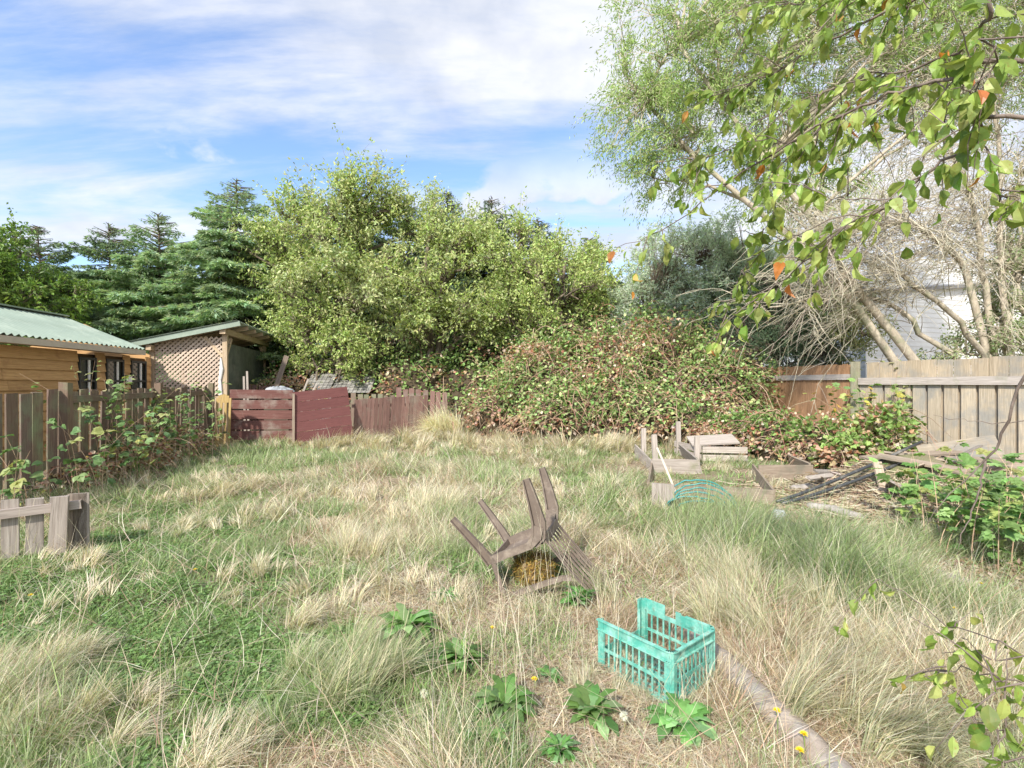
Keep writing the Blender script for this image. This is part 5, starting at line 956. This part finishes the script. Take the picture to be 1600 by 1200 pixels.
# ------------------------------------------------------------------ weeds and dandelions
def rosette(label, px, py, r, n, pal, erect=.5):
    r *= rng.uniform(.75, 1.2); n = int(n*rng.uniform(1.1, 2.2)); erect = rng.uniform(.3, .95); lw = rng.uniform(.45, .95); pal = np.array(pal)*rng.uniform(.7, 1.05)*np.array([rng.uniform(.8, 1.15), 1, 1])
    c = gz(G(px, py)); lf = MB(); a = np.arange(n)*2.4+rng.random(n)*.4; el = erect*rng.uniform(.3, 1.3, n); dr = np.stack([np.cos(a)*np.cos(el), np.sin(a)*np.cos(el), np.sin(el)], 1); nn = np.stack([-np.cos(a)*np.sin(el), -np.sin(a)*np.sin(el), np.cos(el)], 1)+rng.normal(0, .15, (n, 3)); S = r*rng.uniform(.6, 1.15, n)
    tv = [(0, -.03, 0), (.3, -.16, .06), (.38, -.10, .06), (.58, -.22, .06), (.64, -.13, .05), (.82, -.17, .0), (1, 0, -.12), (.82, .17, 0), (.64, .13, .05), (.58, .22, .06), (.38, .10, .06), (.3, .16, .06), (0, .03, 0)]
    tf = [(0, 1, 11, 12), (1, 2, 10, 11), (2, 3, 9, 10), (3, 4, 8, 9), (4, 5, 7, 8), (5, 6, 7)]
    inst(lf, tv, tf, np.repeat(c[None], n, 0)+UP*.01, dr, nn, np.stack([S, S*lw, S*1.8], 1), pick(pal, n, .25)); return tag(lf.build('dandelion_plant', M_leaf, None, origin=c), label, 'weed', 'leafy weeds in the dry grass')
WG = [(.17, .32, .08), (.23, .38, .11), (.30, .43, .18)]
for lab, a, b, r, n in (('dense dark green weed rosette at the bottom, left of the crate', 790, 1120, .13, 44), ('bright green weed rosette touching the front corner of the crate', 1062, 1140, .14, 34), ('weed rosette at the bottom edge left of the dense dark one', 757, 1178, .12, 26), ('flat weed rosette between the dense dark rosette and the crate', 925, 1130, .13, 20),
        ('low weed rosette in front of the left foot of the chair', 697, 940, .16, 30), ('broad weed rosette right of the big grey green tussock', 635, 1000, .16, 34), ('weed rosette amid brown stems below the chair', 718, 1050, .14, 28), ('weed at the bottom edge right of centre', 875, 1188, .11, 26),
        ('weed hidden in the grass under the right side of the chair', 905, 950, .15, 24), ('pale weed patch left of the plastic crate', 860, 1065, .11, 18)):
    rosette(lab, a, b, r, n, WG)
M_flower = plain('dandelion_yellow', (.80, .62, .03), .7, .2, .1, 40, bmp=0)
fproto = None
fl_list = [('dandelion on the timber edging, the upper of two', 1214, 1160, .12), ('dandelion beside the timber edging, the larger lower one', 1256, 1192, .1), ('dandelion in the pale grass at right, under the hanging leaves', 1492, 985, .12), ('dandelion by the grey log at the right edge', 1533, 945, .12), ('dandelion in the clover strip left of centre', 305, 900, .04), ('dandelion low in the green grass near the grey fence piece', 48, 940, .06),
           ('dandelion far off in the grass left of the upturned chair', 668, 790, .12), ('dandelion just above the bottom edge near the timber', 1250, 1235, .13), ('dandelion in the green grass before the raised beds', 985, 768, .12), ('dandelion in front of the weed rosettes', 770, 1010, .08), ('dandelion by the dense dark weed rosette', 835, 1085, .06)]
for lab, a, b, hh in fl_list:
    c = gz(G(a, b)); t = thing('dandelion', lab, 'flower', c, 'yellow dandelions', local=True); mb = MB(); tubes(mb, np.array([[0, 0, 0], [.004, 0, hh*.5], [0, 0, hh]]), [.003, .0025, .0022], 5, (.3, .4, .15)); mb.build('stem', M_leaf, t)
    n = 46; aa = np.arange(n)*2.4; el = np.linspace(1.3, .15, n); rr = .019*(.5+.5*np.linspace(0, 1, n)); dr = np.stack([np.cos(aa)*np.cos(el), np.sin(aa)*np.cos(el), np.sin(el)], 1); fb = MB(); inst(fb, *DIA, np.repeat(np.array([[0, 0, hh]]), n, 0), dr, np.array([0, 0, 1])+0*dr+rng.normal(0, .1, (n, 3)), np.stack([rr*1.1, rr*.4, rr], 1), (1, 1, 1)); fb.build('flower_head', M_flower, t)
for lab, a, b in (('white dandelion seed head left of the crate', 975, 1150), ('white dandelion seed head beside the big tussock', 663, 1120)):
    c = gz(G(a, b)); t = thing('seed_head', lab, 'flower', c, 'dandelion clocks', local=True); mb = MB(); tubes(mb, np.array([[0, 0, 0], [.004, 0, .04], [0, 0, .07]]), .002, 5, (.4, .4, .2)); mb.build('stem', M_leaf, t); n = 160; u = runit(n); fb = MB(); inst(fb, *DIA, np.array([0, 0, .075])+u*.004, u, runit(n), np.stack([np.full(n, .017), np.full(n, .003), np.full(n, .01)], 1), (.75, .74, .70)); fb.build('seeds', M_leaf, t)

# ------------------------------------------------------------------ overhanging plum tree (trunk outside the frame on the right)
TB = np.array([3.4, 1.0, 0.]); t = thing('plum_tree', 'plum tree reaching in from the right with leafy branches hanging in front of the camera', 'tree', TB)
tb = MB(); fork = TB+np.array([-.15, .05, 1.6]); tubes(tb, np.array([TB-UP*.1, TB+UP*.7+[.05, 0, 0], fork, fork+np.array([-.2, .1, .5]), fork+np.array([-.35, .25, 1.0])]), [.13, .11, .10, .07, .05], 10)
def interp(pts, n):
    p = np.array(pts, float); p = np.concatenate([[2*p[0]-p[1]], p, [2*p[-1]-p[-2]]]); ts = np.linspace(0, len(p)-3.0001, n); k = ts.astype(int); f = (ts-k)[:, None]; a, b, c, d = p[k], p[k+1], p[k+2], p[k+3]
    return .5*(2*b+(c-a)*f+(2*a-5*b+4*c-d)*f**2+(3*b-a-3*c+d)*f**3)
brs = [ # (points px,py,d), start radius, leaf density
    ([(1600, 98, 1.5), (1500, 118, 1.6), (1420, 140, 1.7), (1330, 172, 1.8), (1230, 225, 1.95), (1130, 290, 2.1), (1040, 355, 2.3), (962, 388, 2.45)], .0105, 16),
    ([(1600, 182, 1.35), (1530, 222, 1.45), (1470, 255, 1.5), (1400, 312, 1.6), (1340, 345, 1.7), (1280, 390, 1.8), (1220, 440, 1.9), (1172, 468, 2.0)], .009, 12),
    ([(1600, -60, 1.6), (1480, -20, 1.7), (1400, 10, 1.75), (1330, 45, 1.85), (1270, 75, 1.95), (1200, 118, 2.1), (1130, 140, 2.2), (1085, 150, 2.3)], .009, 16),
    ([(1590, -40, 1.5), (1550, 20, 1.5), (1520, 60, 1.6), (1470, 92, 1.7), (1400, 112, 1.8), (1320, 130, 1.9), (1250, 160, 2.), (1160, 200, 2.2)], .010, 14),
    ([(1610, 300, 1.4), (1590, 310, 1.4), (1570, 330, 1.4), (1560, 350, 1.4)], .004, 3),
    ([(1400, 312, 1.6), (1360, 312, 1.7), (1300, 308, 1.8), (1240, 285, 1.9)], .004, 3),
    ([(1330, 172, 1.8), (1280, 200, 1.9), (1230, 260, 2.1), (1210, 330, 2.2), (1180, 380, 2.3)], .005, 10),
    ([(1500, 118, 1.6), (1480, 170, 1.65), (1450, 230, 1.7), (1430, 300, 1.8), (1415, 370, 1.9)], .004, 2),
    ([(1230, 225, 1.95), (1180, 220, 2.), (1120, 240, 2.2), (1060, 260, 2.3)], .004, 9),
    ([(1420, 10, 1.75), (1380, -20, 1.8), (1300, -10, 1.9), (1230, 10, 2.), (1170, 40, 2.1)], .006, 14),
    ([(1280, 390, 1.8), (1240, 370, 2.2), (1180, 400, 2.4), (1150, 450, 2.5), (1130, 500, 2.6)], .004, 10),
    ([(1600, 60, 1.25), (1560, 100, 1.3), (1520, 160, 1.35), (1500, 200, 1.4)], .004, 5),
    ([(1620, 1060, 1.35), (1560, 1055, 1.4), (1500, 1045, 1.5), (1440, 1058, 1.55)], .004, 5),
    ([(1620, 1180, 1.3), (1570, 1140, 1.35), (1530, 1130, 1.4), (1490, 1095, 1.45)], .004, 3),
    ([(1620, 1020, 1.5), (1560, 1000, 1.6), (1480, 975, 1.8), (1420, 930, 1.9), (1360, 905, 2.0)], .0035, 5),
    ([(1640, 560, 2.6), (1570, 670, 2.8), (1540, 720, 2.9), (1490, 765, 3.0), (1440, 830, 3.1)], .016, 0),
    ([(1540, 720, 2.9), (1530, 770, 2.9), (1510, 820, 2.9), (1495, 860, 2.9)], .011, 0),
    ([(1640, 655, 2.7), (1560, 660, 2.9), (1510, 658, 3.0), (1460, 650, 3.1)], .005, 0)]
lf = MB(); PL = [(.23, .33, .07), (.31, .41, .10), (.16, .25, .05), (.40, .47, .15)]; PO = [(.55, .22, .05), (.50, .34, .10), (.45, .16, .05)]
def put_leaves(path, m, sz=.058):
    n = m; k = rng.uniform(0.3, len(path)-1.01, n); i = k.astype(int); f = (k-i)[:, None]; pos = path[i]*(1-f)+path[i+1]*f; T = nrm(path[i+1]-path[i])
    dr = nrm(T*.45+runit(n)*.65+np.array([0, 0, -.75])); nn = runit(n)+np.array([-.15, -.6, .25]); S = sz*rng.uniform(.6, 1.2, n); c = pick(PL, n, .16); o = rng.random(n) < .018; c[o] = pick(PO, o.sum())
    inst(lf, *OVA, pos+dr*.012+rng.normal(0, .008, (n, 3)), dr, nn, np.stack([S, S*rng.uniform(.55, .85, n), S*rng.uniform(.6, 2.8, n)], 1), c)
bm = MB()
for pts, r0, ld in brs:
    p = np.array([P(*q_) for q_ in pts]); 
    if pts[0][0] >= 1590:      # run on to the fork outside the frame
        q0 = p[0]; mid = (q0+fork)/2+np.array([.1, 0, .05]); p = np.concatenate([[fork if q0[2] > 1.2 else TB+UP*.9, mid], p]); 
    n = len(p)*4; pp = interp(p, n)+rng.normal(0, .005, (n, 3)); rad = np.linspace(r0*.62*(1.25 if pts[0][0] >= 1590 else 1), .0013, n); tubes(bm, pp, rad, 6)
    vis = pp[(8 if pts[0][0] >= 1590 else 0):]
    if ld:
        put_leaves(vis, int(ld*2.4))
        ns = max(2, int(ld*1.3))
        for _ in range(ns):
            i = rng.integers(1, len(vis)-1); T = nrm(vis[i]-vis[i-1]); dd = nrm(T*.7+rng.normal(0, .6, 3)+np.array([0, .1, -.12])); L = rng.uniform(.08, .30); s = np.linspace(0, 1, 6)[:, None]
            sp = vis[i]+dd*s*L+np.array([0, 0, -1])*s**2*L*.25+np.cumsum(rng.normal(0, .004, (6, 3)), 0); tubes(bm, sp, np.linspace(.0026, .001, 6), 4); put_leaves(sp, int(2+L*20))
tb.build('trunk', M_plumbark, t, smooth=True); bm.build('branches', M_plumbark, t, smooth=True); lf.build('leaves', M_glossy, t, smooth=False)
for o in list(COL.objects):
    if '_local' in o: del o['_local']
